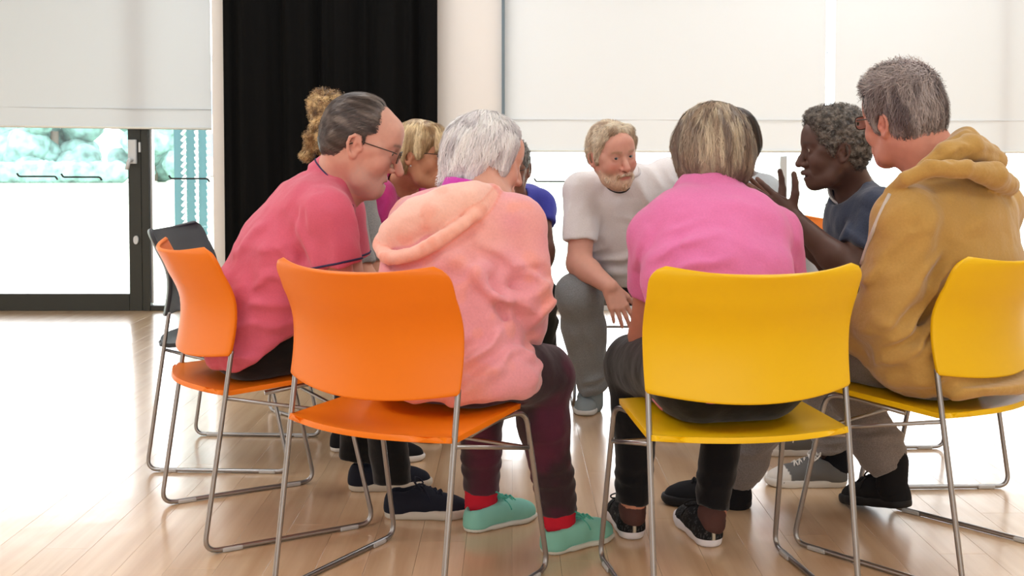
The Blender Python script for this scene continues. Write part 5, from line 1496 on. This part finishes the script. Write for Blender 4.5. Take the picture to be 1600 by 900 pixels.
    ki = SDF(); ki.rc(q+nd*.055, q+nd*.13, .050, .058, k=0); sub_s(B, ki, .006)
    drape(B); carve(B, 'man6')
    tee = sdf_obj('t_shirt', B, .0064, MP['knit'], p, const_col((246, 244, 248)))
    trim_ring(tee, B, q+nd*.016, nd, .070, .006, mat('white_rib', srgb(228, 225, 229), .9), 'neck_rib')
    cd = smooth_path([hit(B, x_, y_, 4.0) for x_, y_ in ((938, 276), (944, 287), (954, 297), (966, 301), (977, 299), (984, 293))], 18)
    put(tubes('neck_cord', [cd], .0030, M['line'], None, 6), p)
man_white()
# ---------- elderly man in the navy T-shirt, gesturing
def man_navy():
    c, f, r = basis('man9'); p = person('dark-skinned man with grey curly hair in a navy T-shirt, raising both hands in talk', c)
    pel = c-f*.0+UP*.535; lat = V3(.05, 1, 0); D = 3.72
    N = A(1336, 294, 3.72); C = A(1302, 232, 3.65); sc = 1.04; R = frame((-1, .05, -.10), (-.10, 0, 1))
    shL, shR = A(1374, 330, 3.57), A(1338, 325, 3.90)
    elL, wrL = A(1326, 424, 3.52), A(1241, 342, 3.56); elR, wrR = A(1300, 412, 3.94), A(1224, 332, 3.86)
    hipL, hipR = pel-r*.09, pel+r*.09
    knL, knR = V3(.90, 3.58, .475), V3(.905, 3.90, .475)
    anL, anR = A(1306, 703, 3.545), V3(1.055, 3.915, .10)
    spec = dict(skin=(92, 66, 58), lip=(98, 62, 60), flush=(104, 66, 56), flushamt=.35, brow=(60, 52, 48), open=.006, smile=.2, nose=1.05, age=1.0, cheek=.95)
    S = SDF(); S.space(R, C, sc); head_sdf(S, spec)
    for s in (-1, 1): S.el((s*.015, .092, -.041), (.010, .012, .009), k=.006)
    S.path([(-.020, .086, -.068), (0, .100, -.066), (.020, .086, -.068)], [.005, .0065, .005], k=.006)
    neck_sdf(S, C, R, sc, N, .054)
    torso(S, [pel, A(1365, 430, D), N-UP*.05], lat, [.14, .14, .11], [.10, .10, .06])
    for sh, el, wr in ((shR, elR, wrR), (shL, elL, wrL)): arm_sdf(S, sh, el, wr, (.054, .047, .046, .029))
    dL = V3(-.82, .10, .52); dR = V3(-.86, -.08, .46)
    hand_sdf(S, wrL, dL, V3(.12, 1, .1), False, sc=1.05, thumb=(.35, .85, -.1), curls=[(6, 10, 6), (8, 12, 8), (12, 14, 8), (16, 16, 10)], spread=1.1)
    hand_sdf(S, wrR, dR, V3(.05, -1, .1), True, sc=1.05, thumb=(.35, .9, -.1), curls=[(8, 10, 6), (8, 12, 8), (12, 14, 8), (16, 16, 10)], spread=1.1)
    for h, k, a in ((hipR, knR, anR), (hipL, knL, anL)): S.space(); leg_sdf(S, h, k, a-UP*.04, (.07, .052, .05, .038))
    carve(S, 'man9')
    hcf = head_cols(spec, C, R, sc); palm = np.array(srgb(150, 108, 92))
    def col(P):
        c_ = hcf(P)
        for w, d, n in ((wrL, dL, V3(.12, 1, .1)), (wrR, dR, V3(.05, -1, .1))):
            d = nrm(d); q = P-(w+d*.10); m = np.exp(-((q@d)/.085)**2)*np.exp(-(np.linalg.norm(q-(q@d)[:, None]*d, axis=1)/.06)**2)*smst((q@nrm(n)), .004, .014)
            c_ = c_*(1-m[:, None])+palm*m[:, None]
        return c_
    body_obj(S, col, p, [(C, .17), (wrL+nrm(dL)*.09, .13), (wrR+nrm(dR)*.09, .13)], h=.008)
    eyes(p, C, R, sc, (.1, 1, -.05), (40, 26, 20))
    H = SDF().space(R, C, sc)
    H.el((0, -.016, .044), (.088, .106, .092)); H.el((0, -.052, -.002), (.082, .064, .078), k=.03); H.rc((-.035, .045, .088), (.035, .045, .088), .036, .036, k=.03)
    for s in (-1, 1): H.rc((s*.068, .026, .04), (s*.0735, .018, -.016), .018, .007, k=.02)
    H.cut((0, .068, .072), (0, 1, -.25), k=.014); H.cut((0, -.03, -.066), (0, .5, -1), k=.01); H.el((0, .095, .0), (.066, .068, .062), k=.008, op='s')
    for s in (-1, 1): H.el((s*.087, -.004, -.014), (.024, .020, .032), k=.006, op='s')
    H.disp(lambda P: -.005*(noise3(P*70)-.5)-.006*(noise3(P*150+7)-.5)-.004*(noise3(P*320)-.5))
    hc = hair_cols((84, 78, 74), (142, 134, 126), (62, 57, 54), C, R, sc, (120, 120, 120))
    hair_obj('hair', H, .003, p, hc, [dict(n=5200, flow=flow_local(R, (0, 0, 0), (0, -.2, .2), C, sc, 1.0), length=.014, lift=.007, stray=1.2, curl=1.6, steps=4, width=.0009)])
    T = SDF(); T.rc(pel-r*.07, pel+r*.07, .122, k=.03)
    pant_leg(T, hipL, knL, anL, (.100, .080, .070, .058)); pant_leg(T, hipR, knR, anR+UP*.03, (.100, .080, .066, .052))
    T.folds(lerp(knL, anL, .7), .2, (1, .1, .2), 22, .008, 71); drape(T); carve(T, 'man9')
    sdf_obj('sweatpants', T, .008, MP['marl'], p, const_col((138, 132, 130)))
    for a in (anL, anR): sock(p, a+UP*.04, V3(a[0], a[1], .06), .043, .043, (20, 22, 30))
    shoe(p, 'canvas', (1.066, 3.540, 0), (-1, -.0), sc=.98); shoe(p, 'canvas', (1.115, 3.912, 0), (-1, .0), sc=.98)
    B = SDF()
    sp = [A(1425, 532, D), A(1396, 462, D), A(1362, 395, D), A(1346, 340, D), N-UP*.03]
    torso(B, sp, lat, [.180, .170, .180, .165, .080], [.140, .125, .125, .110, .070], k=.05)
    B.rc(sp[3]-lat*.09, shL, .085, .074, k=.05); B.rc(sp[3]+lat*.09, shR, .085, .074, k=.05)
    hL, hR = lerp(shL, elL, .66), lerp(shR, elR, .6)
    tube_sleeve(B, [shL, hL], [.072, .064], elL, k=.018); tube_sleeve(B, [shR, hR], [.076, .068], elR, k=.018)
    B.cut(V3(0, 0, .455), (0, 0, -1), k=.02)
    B.folds(A(1320, 360, 3.5), .15, (.4, 0, 1), 18, .010, 72); B.folds(A(1345, 360, 3.46), .12, (.5, 0, -.9), 22, .008, 73); B.crease([A(1360, 300, 3.45), A(1335, 340, 3.45), A(1330, 380, 3.46)], .010, .007)
    nd = nrm(C+R@V3(0, -.02, -.10)*sc-N); ki = SDF(); ki.rc(N+nd*.035+V3(-.02, 0, -.01), N+nd*.12+V3(-.03, 0, 0), .064, .070, k=0); sub_s(B, ki, .006)
    drape(B); carve(B, 'man9')
    sdf_obj('t_shirt', B, .0062, MP['marl'], p, const_col((60, 68, 88)))
    K = SDF(); q = N+nd*.014+V3(-.020, 0, 0); K.rc(q-nd*.05, q+nd*.010, .074, .066, k=0); K.cut(q+nd*.012, nd, k=.003); ki = SDF(); ki.rc(q-nd*.02, q+nd*.05, .058, .058, k=0); sub_s(K, ki, .003)
    sdf_obj('undershirt', K, .0045, MP['knit'], p, const_col((222, 222, 224)))
man_navy()

# ---------- blonde woman with glasses in the magenta jacket
def woman_magenta():
    c, f, r = basis('w3'); p = person('blonde woman with glasses in a magenta jacket, left of the white-haired woman', c)
    pel = c-f*.0+UP*.535; lat = nrm(V3(-.62, -.78, 0)); D = 4.4
    N = A(626, 292, 4.28); C = A(657, 241, 4.18); sc = 1.0; R = frame((.93, -.33, -.12), (.12, 0, 1))
    shR, shL = A(590, 308, 4.14), A(688, 306, 4.46)
    elR, wrR = A(600, 412, 4.10), A(668, 440, 4.05); elL, wrL = A(720, 420, 4.30), A(715, 450, 4.1)
    hipR, hipL = pel+r*.09, pel-r*.09
    knR, knL = pel+f*.42+r*.10-UP*.05, pel+f*.42-r*.08-UP*.05
    anR, anL = pel+f*.46+r*.09-UP*.42, pel+f*.46-r*.07-UP*.42
    spec = dict(skin=(206, 148, 116), lip=(176, 88, 84), flush=(212, 124, 98), flushamt=.4, open=.004, smile=.5, brow=(150, 120, 90), jaw=.92, nose=.92)
    S = SDF(); S.space(R, C, sc); head_sdf(S, spec); neck_sdf(S, C, R, sc, N, .049)
    S.space(); torso(S, [pel, lerp(pel, N, .5), N-UP*.05], lat, [.13, .13, .10], [.09, .09, .06])
    for sh, el, wr in ((shR, elR, wrR), (shL, elL, wrL)): arm_sdf(S, sh, el, wr, (.044, .038, .034, .025))
    hand_sdf(S, wrR, V3(.6, -.2, -.5), V3(0, .3, -.9), True, sc=.9); hand_sdf(S, wrL, V3(.2, -.5, -.5), V3(0, -.1, -.9), False, sc=.9)
    for h, k, a in ((hipR, knR, anR), (hipL, knL, anL)): S.space(); leg_sdf(S, h, k, a, (.07, .05, .046, .034))
    carve(S, 'w3'); body_obj(S, head_cols(spec, C, R, sc), p, [(C, .155)], h=.011, hf=.0035)
    eyes(p, C, R, sc, (.1, 1, 0)); glasses(p, C, R, sc, mat('black_spectacles', srgb(28, 24, 24), .4), w=.024, hgt=.018)
    H = SDF().space(R, C, sc)
    H.el((0, -.014, .038), (.088, .104, .090)); H.el((0, -.048, -.012), (.084, .070, .080), k=.03); H.el((0, .050, .070), (.066, .044, .042), k=.03)
    for s in (-1, 1): H.rc((s*.066, .038, .055), (s*.078, .030, -.005), .020, .008, k=.02); H.rc((s*.060, -.03, -.02), (s*.066, -.036, -.070), .026, .012, k=.02)
    H.rc((.030, .082, .070), (.040, .086, .028), .014, .006, k=.02); H.rc((-.030, .082, .070), (-.040, .086, .028), .014, .006, k=.02)
    H.el((0, .105, -.020), (.066, .068, .052), k=.008, op='s')
    for s in (-1, 1): H.el((s*.090, -.002, -.022), (.026, .022, .030), k=.008, op='s')
    H.cut((0, -.03, -.080), (0, .3, -1), k=.008)
    strand_grooves(H, C, R, sc, .005, (50, 50, 10))
    hc = hair_cols((176, 146, 106), (234, 212, 170), (150, 118, 84), C, R, sc, (60, 60, 10))
    fl = flow_local(R, (0, -.010, .125), (0, .1, -.8), C, sc, .9)
    hair_obj('hair', H, .0035, p, hc, [dict(n=3000, flow=fl, length=.085, lift=.004, stray=.12)])
    bm = bmesh.new(); bmesh.ops.create_uvsphere(bm, u_segments=8, v_segments=6, radius=.0035); b_ = bm_obj('earring', bm, M['alu'], None, True); b_.location = Vector(C+R@V3(.083, .004, -.046)*sc); put(b_, p)
    T = SDF(); T.rc(pel-r*.07, pel+r*.07, .118, k=.03)
    pant_leg(T, hipR, knR, anR, (.095, .075, .062, .05)); pant_leg(T, hipL, knL, anL, (.095, .075, .062, .05)); drape(T); carve(T, 'w3')
    sdf_obj('trousers', T, .008, MP['knit'], p, const_col((26, 26, 32)))
    for a in (anR, anL): shoe(p, 'blackwhite', tuple((a-f*.06)*np.array([1, 1, 0])), f, sc=.92)
    B = SDF(); s0 = pel+UP*.02
    torso(B, [s0, lerp(s0, N, .35)+f*(-.02), lerp(s0, N, .68)-f*.02, lerp(s0, N, .85), N-UP*.02], lat, [.18, .165, .17, .16, .075], [.14, .12, .115, .10, .066], k=.05)
    B.rc(lerp(s0, N, .86)+lat*.09, shR, .082, .068, k=.05); B.rc(lerp(s0, N, .86)-lat*.09, shL, .082, .068, k=.05)
    B.path([shR, elR, lerp(elR, wrR, .9)], [.068, .058, .042], k=.018); B.path([shL, elL, lerp(elL, wrL, .9)], [.068, .058, .042], k=.018)
    B.cut(V3(0, 0, .46), (0, 0, -1), k=.02)
    B.folds(A(600, 395, 4.0), .12, (1, 0, .15), 22, .012, 81); B.folds(A(585, 350, 4.05), .13, (.2, 0, 1), 16, .010, 82); B.folds(A(620, 320, 4.1), .09, (.3, 0, 1), 22, .008, 83)
    nd = nrm(C+R@V3(0, -.03, -.10)*sc-N)
    K = SDF(); K.rc(N-nd*.03, N+nd*.03, .082, .074, k=0); ki = SDF(); ki.rc(N-nd*.05, N+nd*.1, .060, .066, k=0); K.cut(N+nd*.028, nd, k=.004); sub_s(K, ki, .004); sub(B, K, .008)
    # open front
    fr = nrm(np.cross(lat, UP)*-1); fr = nrm(V3(.75, -.66, 0))
    ko = SDF(); ko.path([N+fr*.10+UP*.01, N+fr*.115-UP*.10, lerp(s0, N, .6)+fr*.16], [.055, .045, .02], k=.02); sub_s(B, ko, .006); sub_s(B, ki, .004)
    drape(B); carve(B, 'w3')
    cb = np.array(srgb(206, 62, 140))
    sdf_obj('jacket', B, .007, MP['fleece'], p, lambda P: np.repeat(cb[None], len(P), 0)*(.93+.14*noise3(P*12))[:, None])
    I = SDF(); torso(I, [lerp(s0, N, .5), lerp(s0, N, .75), N-UP*.03], lat, [.14, .135, .072], [.10, .092, .06], k=.04); ki = SDF(); ki.rc(N-nd*.0, N+nd*.1, .054, .07, k=0); sub_s(I, ki, .004)
    sdf_obj('grey_top', I, .007, MP['knit'], p, const_col((150, 148, 154)))
woman_magenta()

# ---------- curly blonde woman behind the man in coral
def woman_curly():
    c, f, r = basis('grey'); p = person('woman with curly blonde hair tied up and a grey T-shirt, behind the man in coral', c)
    pel = c+f*.10+UP*.535; lat = nrm(V3(-.1, -1, 0))
    N = A(535, 285, 3.86); C = A(548, 218, 3.80); sc = 1.0; R = frame((1, -.10, -.25), (.2, 0, 1))
    shR, shL = A(535, 322, 3.68), A(556, 315, 3.97); elR, wrR = A(566, 432, 3.64), A(612, 475, 3.70); elL, wrL = A(592, 440, 3.86), A(622, 480, 3.82)
    hipR, hipL = pel+r*.09, pel-r*.09; knR, knL = pel+f*.36+r*.07-UP*.05, pel+f*.34-r*.08-UP*.05
    anR, anL = pel+f*.38+r*.05-UP*.42, pel+f*.27-r*.06-UP*.42
    spec = dict(skin=(222, 166, 142), brow=(140, 110, 80), flushamt=.3, smile=.5)
    S = SDF(); S.space(R, C, sc); head_sdf(S, spec); neck_sdf(S, C, R, sc, N, .048); torso(S, [pel, lerp(pel, N, .5), N-UP*.05], lat, [.13, .13, .10], [.09, .09, .06])
    for sh, el, wr in ((shR, elR, wrR), (shL, elL, wrL)): arm_sdf(S, sh, el, wr, (.046, .040, .036, .026))
    hand_sdf(S, wrR, V3(.7, .3, -.4), V3(0, .2, -.9), True, sc=.9); hand_sdf(S, wrL, V3(.6, -.3, -.5), V3(0, -.2, -.9), False, sc=.9)
    for h, k, a in ((hipR, knR, anR), (hipL, knL, anL)): S.space(); leg_sdf(S, h, k, a, (.07, .05, .046, .034))
    carve(S, 'grey'); body_obj(S, head_cols(spec, C, R, sc), p, [(C, .15)], h=.011, hf=.005); eyes(p, C, R, sc, (0, 1, 0))
    H = SDF().space(R, C, sc)
    H.el((0, -.014, .036), (.084, .102, .088)); H.el((0, -.050, -.006), (.080, .064, .072), k=.03); H.el((0, .095, -.02), (.066, .075, .085), k=.012, op='s'); H.cut((0, -.03, -.066), (0, .4, -1), k=.01)
    rs = np.random.RandomState(4)
    H.el((0, -.100, .078), (.062, .058, .060), k=.03)
    for k in range(26):
        v = nrm(rs.randn(3)); H.el(V3(0, -.100, .078)+v*.050, [.014+.010*rs.rand()]*3, k=.008)
    for k in range(6):
        y = -.11-.012*rs.rand(); x = (rs.rand()-.5)*.07
        H.path([(x, y, .02), (x+.01, y-.010, -.02), (x-.008, y-.004, -.055), (x+.006, y-.012, -.09)], [.010, .008, .007, .004], k=.01)
    H.disp(lambda P: -.006*(noise3(P*60)-.5)-.004*(noise3(P*130)-.5))
    hc = hair_cols((138, 104, 66), (226, 194, 140), (98, 74, 50), C, R, sc, (70, 70, 70))
    hair_obj('hair', H, .0035, p, hc, [dict(n=1800, flow=flow_local(R, (0, -.1, .08), (0, -.3, -.3), C, sc, 1.0), length=.045, lift=.012, stray=.8, curl=1.0, where=lambda V: ((V-C)@R)[:, 1] < -.04),
        dict(n=500, flow=flow_local(R, (0, -.05, .1), (0, -.2, -1), C, sc, .4), length=.09, lift=.012, stray=.3, curl=.9, where=lambda V: (((V-C)@R)[:, 1] < -.08) & (((V-C)@R)[:, 2] < .03))])
    T = SDF(); T.rc(pel-r*.07, pel+r*.07, .118, k=.03); pant_leg(T, hipR, knR, anR, (.095, .075, .062, .05)); pant_leg(T, hipL, knL, anL, (.095, .075, .062, .05)); drape(T); carve(T, 'grey')
    sdf_obj('trousers', T, .008, MP['knit'], p, const_col((26, 27, 34)))
    for a in (anR, anL): shoe(p, 'blackwhite', tuple((a-f*.06)*np.array([1, 1, 0])), f, sc=.92)
    B = SDF(); s0 = pel+UP*.02
    torso(B, [s0, lerp(s0, N, .35)-f*.03, lerp(s0, N, .68)-f*.02, lerp(s0, N, .85), N-UP*.02], lat, [.17, .155, .16, .15, .072], [.12, .105, .10, .095, .062], k=.05)
    B.rc(lerp(s0, N, .86)+lat*.08, shR, .08, .066, k=.05); B.rc(lerp(s0, N, .86)-lat*.08, shL, .08, .066, k=.05)
    hR, hL = lerp(shR, elR, .86), lerp(shL, elL, .8); tube_sleeve(B, [shR, hR], [.068, .058], elR, k=.018); tube_sleeve(B, [shL, hL], [.068, .06], elL, k=.018)
    B.cut(V3(0, 0, .46), (0, 0, -1), k=.02); B.folds(A(560, 370, 3.6), .14, (.2, 0, 1), 18, .010, 91)
    nd = nrm(C+R@V3(0, -.03, -.10)*sc-N); ki = SDF(); ki.rc(N-nd*.0, N+nd*.1, .056, .066, k=0); sub_s(B, ki, .005); drape(B); carve(B, 'grey')
    sdf_obj('t_shirt', B, .008, MP['marl'], p, const_col((150, 152, 154)))
woman_curly()

# ---------- person in the blue T-shirt, mostly hidden
def person_blue():
    c, f, r = basis('p5'); p = person('dark-skinned person with glasses in a royal blue T-shirt, half hidden behind the white-haired woman', c)
    pel = c+UP*.535; lat = nrm(V3(-1, -.05, 0))
    N = A(803, 308, 4.74); C = A(795, 262, 4.58); sc = 1.0; R = frame((-.12, -.97, -.20), (-.02, -.1, 1))
    shR, shL = A(742, 330, 4.74), A(842, 322, 4.78); elL, wrL = A(851, 392, 4.68), A(845, 432, 4.62); elR, wrR = A(735, 410, 4.64), A(775, 440, 4.56)
    hipR, hipL = pel+r*.09, pel-r*.09; knL, knR = A(843, 466, 4.74), A(752, 464, 4.74)
    anL, anR = A(842, 590, 4.84), A(757, 590, 4.84)
    spec = dict(skin=(128, 84, 66), lip=(128, 66, 62), flush=(120, 72, 60), flushamt=.3, brow=(50, 42, 40), open=.007, smile=.4)
    S = SDF(); S.space(R, C, sc); head_sdf(S, spec); neck_sdf(S, C, R, sc, N, .05); torso(S, [pel, lerp(pel, N, .5), N-UP*.05], lat, [.13, .13, .10], [.09, .09, .06])
    for sh, el, wr in ((shR, elR, wrR), (shL, elL, wrL)): arm_sdf(S, sh, el, wr, (.048, .042, .040, .028))
    hand_sdf(S, wrL, V3(-.3, -.6, -.5), V3(0, .3, -.9), False, (20, 25, 15)); hand_sdf(S, wrR, V3(.3, -.6, -.5), V3(0, .3, -.9), True, (20, 25, 15))
    for h, k, a in ((hipR, knR, anR), (hipL, knL, anL)): S.space(); leg_sdf(S, h, k, a, (.07, .05, .046, .034))
    carve(S, 'p5'); body_obj(S, head_cols(spec, C, R, sc), p, [(C, .155)], h=.0095, hf=.004); eyes(p, C, R, sc, (0, 1, 0), (40, 26, 20)); glasses(p, C, R, sc, mat('dark_spectacles', srgb(34, 34, 38), .4))
    H = SDF().space(R, C, sc); H.el((0, -.014, .040), (.086, .103, .086)); H.el((0, -.048, -.004), (.080, .066, .074), k=.03); H.cut((0, .060, .07), (0, 1, -.3), k=.012); H.cut((0, -.03, -.066), (0, .45, -1), k=.01); H.el((0, .1, 0), (.066, .07, .062), k=.01, op='s')
    H.disp(lambda P: -.006*(noise3(P*70)-.5)-.005*(noise3(P*150)-.5))
    hc = hair_cols((70, 66, 64), (126, 120, 116), None, C, R, sc, (110, 110, 110)); hair_obj('hair', H, .004, p, hc, [dict(n=1200, flow=flow_local(R, (0, 0, 0), (0, -.2, .2), C, sc, 1.0), length=.014, lift=.006, stray=1.0, curl=1.2, steps=5)])
    T = SDF(); T.rc(pel-r*.07, pel+r*.07, .12, k=.03); pant_leg(T, hipR, knR, anR, (.10, .082, .075, .06)); pant_leg(T, hipL, knL, anL, (.10, .082, .075, .06)); T.folds(lerp(knL, anL, .4), .2, (.8, 0, .5), 18, .010, 95); drape(T); carve(T, 'p5')
    sdf_obj('trousers', T, .008, MP['knit'], p, const_col((44, 46, 44)))
    for a, s in ((anL, .1), (anR, -.1)): shoe(p, 'black', tuple((a-f*.10)*np.array([1, 1, 0])), f, sc=.95)
    B = SDF(); s0 = pel+UP*.02
    torso(B, [s0, lerp(s0, N, .35)-f*.02, lerp(s0, N, .68)-f*.02, lerp(s0, N, .85), N-UP*.02], lat, [.185, .17, .175, .165, .075], [.14, .12, .115, .10, .066], k=.05)
    B.rc(lerp(s0, N, .86)+lat*.09, shR, .084, .070, k=.05); B.rc(lerp(s0, N, .86)-lat*.09, shL, .084, .070, k=.05)
    hL, hR = lerp(shL, elL, .42), lerp(shR, elR, .5); tube_sleeve(B, [shL, hL], [.070, .066], elL, k=.018); tube_sleeve(B, [shR, hR], [.070, .066], elR, k=.018); B.cut(V3(0, 0, .46), (0, 0, -1), k=.02)
    nd = nrm(C+R@V3(0, -.03, -.10)*sc-N); ki = SDF(); ki.rc(N-nd*.0, N+nd*.1, .056, .066, k=0); sub_s(B, ki, .005); B.folds(A(840, 330, 4.55), .1, (.3, 0, 1), 20, .007, 96); drape(B); carve(B, 'p5')
    sdf_obj('t_shirt', B, .008, MP['knit'], p, const_col((70, 74, 176)))
    o = tubes('bracelet', [[wrL+V3(math.cos(t)*.036, math.sin(t)*.036, .02+.006*math.cos(t)) for t in np.linspace(0, 2*np.pi, 20, endpoint=False)]], .007, M['alu'], None, 8, True); put(o, p)
person_blue()

# ---------- dark-haired woman behind the woman in pink
def woman_dark():
    c, f, r = basis('w7'); p = person('dark-haired woman in a pale grey top, almost hidden behind the woman in pink', c)
    pel = c-f*.02+UP*.535; lat = r
    N = A(1142, 282, 4.30); C = A(1142, 222, 4.22); sc = .98; R = frame((-.86, -.48, -.15), (-.05, -.02, 1))
    shL, shR = A(1194, 302, 4.22), A(1100, 305, 4.42); elL, wrL = A(1206, 400, 4.20), A(1140, 450, 4.14); elR, wrR = A(1070, 410, 4.42), A(1085, 455, 4.25)
    hipL, hipR = pel-r*.09, pel+r*.09; knL, knR = pel+f*.42-r*.09-UP*.05, pel+f*.42+r*.09-UP*.05
    anL, anR = pel+f*.40-r*.08-UP*.42, pel+f*.40+r*.08-UP*.42
    spec = dict(skin=(226, 172, 150), brow=(70, 50, 40), flushamt=.3)
    S = SDF(); S.space(R, C, sc); head_sdf(S, spec); neck_sdf(S, C, R, sc, N, .047); torso(S, [pel, lerp(pel, N, .5), N-UP*.05], lat, [.13, .13, .10], [.09, .09, .06])
    for sh, el, wr in ((shR, elR, wrR), (shL, elL, wrL)): arm_sdf(S, sh, el, wr, (.044, .038, .034, .025))
    hand_sdf(S, wrL, V3(-.6, -.4, -.4), V3(0, 0, -1), False, sc=.9); hand_sdf(S, wrR, V3(-.3, -.6, -.4), V3(0, 0, -1), True, sc=.9)
    for h, k, a in ((hipR, knR, anR), (hipL, knL, anL)): S.space(); leg_sdf(S, h, k, a, (.07, .05, .046, .034))
    carve(S, 'w7'); body_obj(S, head_cols(spec, C, R, sc), p, [(C, .15)], h=.011, hf=.005); eyes(p, C, R, sc, (0, 1, 0))
    H = SDF().space(R, C, sc); H.el((0, -.012, .040), (.090, .106, .092)); H.el((0, -.044, -.014), (.088, .076, .080), k=.03)
    for s in (-1, 1): H.rc((s*.070, .030, .04), (s*.076, .020, -.062), .026, .014, k=.03)
    H.el((0, .100, -.02), (.060, .072, .09), k=.012, op='s'); H.cut((0, 0, -.085), (0, .1, -1), k=.01); strand_grooves(H, C, R, sc, .004, (50, 50, 8))
    hair_obj('hair', H, .004, p, hair_cols((34, 24, 20), (70, 48, 38), None, C, R, sc, (60, 60, 8)), [dict(n=1500, flow=flow_local(R, (0, 0, .125), (0, 0, -.9), C, sc, .9), length=.09, lift=.003, stray=.08)])
    T = SDF(); T.rc(pel-r*.07, pel+r*.07, .118, k=.03); pant_leg(T, hipR, knR, anR, (.095, .075, .062, .05)); pant_leg(T, hipL, knL, anL, (.095, .075, .062, .05)); drape(T); carve(T, 'w7')
    sdf_obj('trousers', T, .008, MP['knit'], p, const_col((60, 62, 70)))
    for a in (anR, anL): shoe(p, 'pale', tuple((a-f*.06)*np.array([1, 1, 0])), f, sc=.92)
    B = SDF(); s0 = pel+UP*.02
    torso(B, [s0, lerp(s0, N, .35)-f*.02, lerp(s0, N, .68)-f*.02, lerp(s0, N, .85), N-UP*.02], lat, [.175, .16, .165, .155, .07], [.135, .115, .11, .10, .062], k=.05)
    B.rc(lerp(s0, N, .86)-lat*.08, shL, .08, .066, k=.05); B.rc(lerp(s0, N, .86)+lat*.08, shR, .08, .066, k=.05)
    hL, hR = lerp(shL, elL, .6), lerp(shR, elR, .6); tube_sleeve(B, [shL, hL], [.066, .062], elL, k=.018); tube_sleeve(B, [shR, hR], [.066, .062], elR, k=.018); B.cut(V3(0, 0, .46), (0, 0, -1), k=.02)
    nd = nrm(C+R@V3(0, -.03, -.10)*sc-N); ki = SDF(); ki.rc(N-nd*.0, N+nd*.1, .054, .066, k=0); sub_s(B, ki, .005); drape(B); carve(B, 'w7')
    sdf_obj('pale_top', B, .008, MP['knit'], p, const_col((196, 204, 212)))
woman_dark()
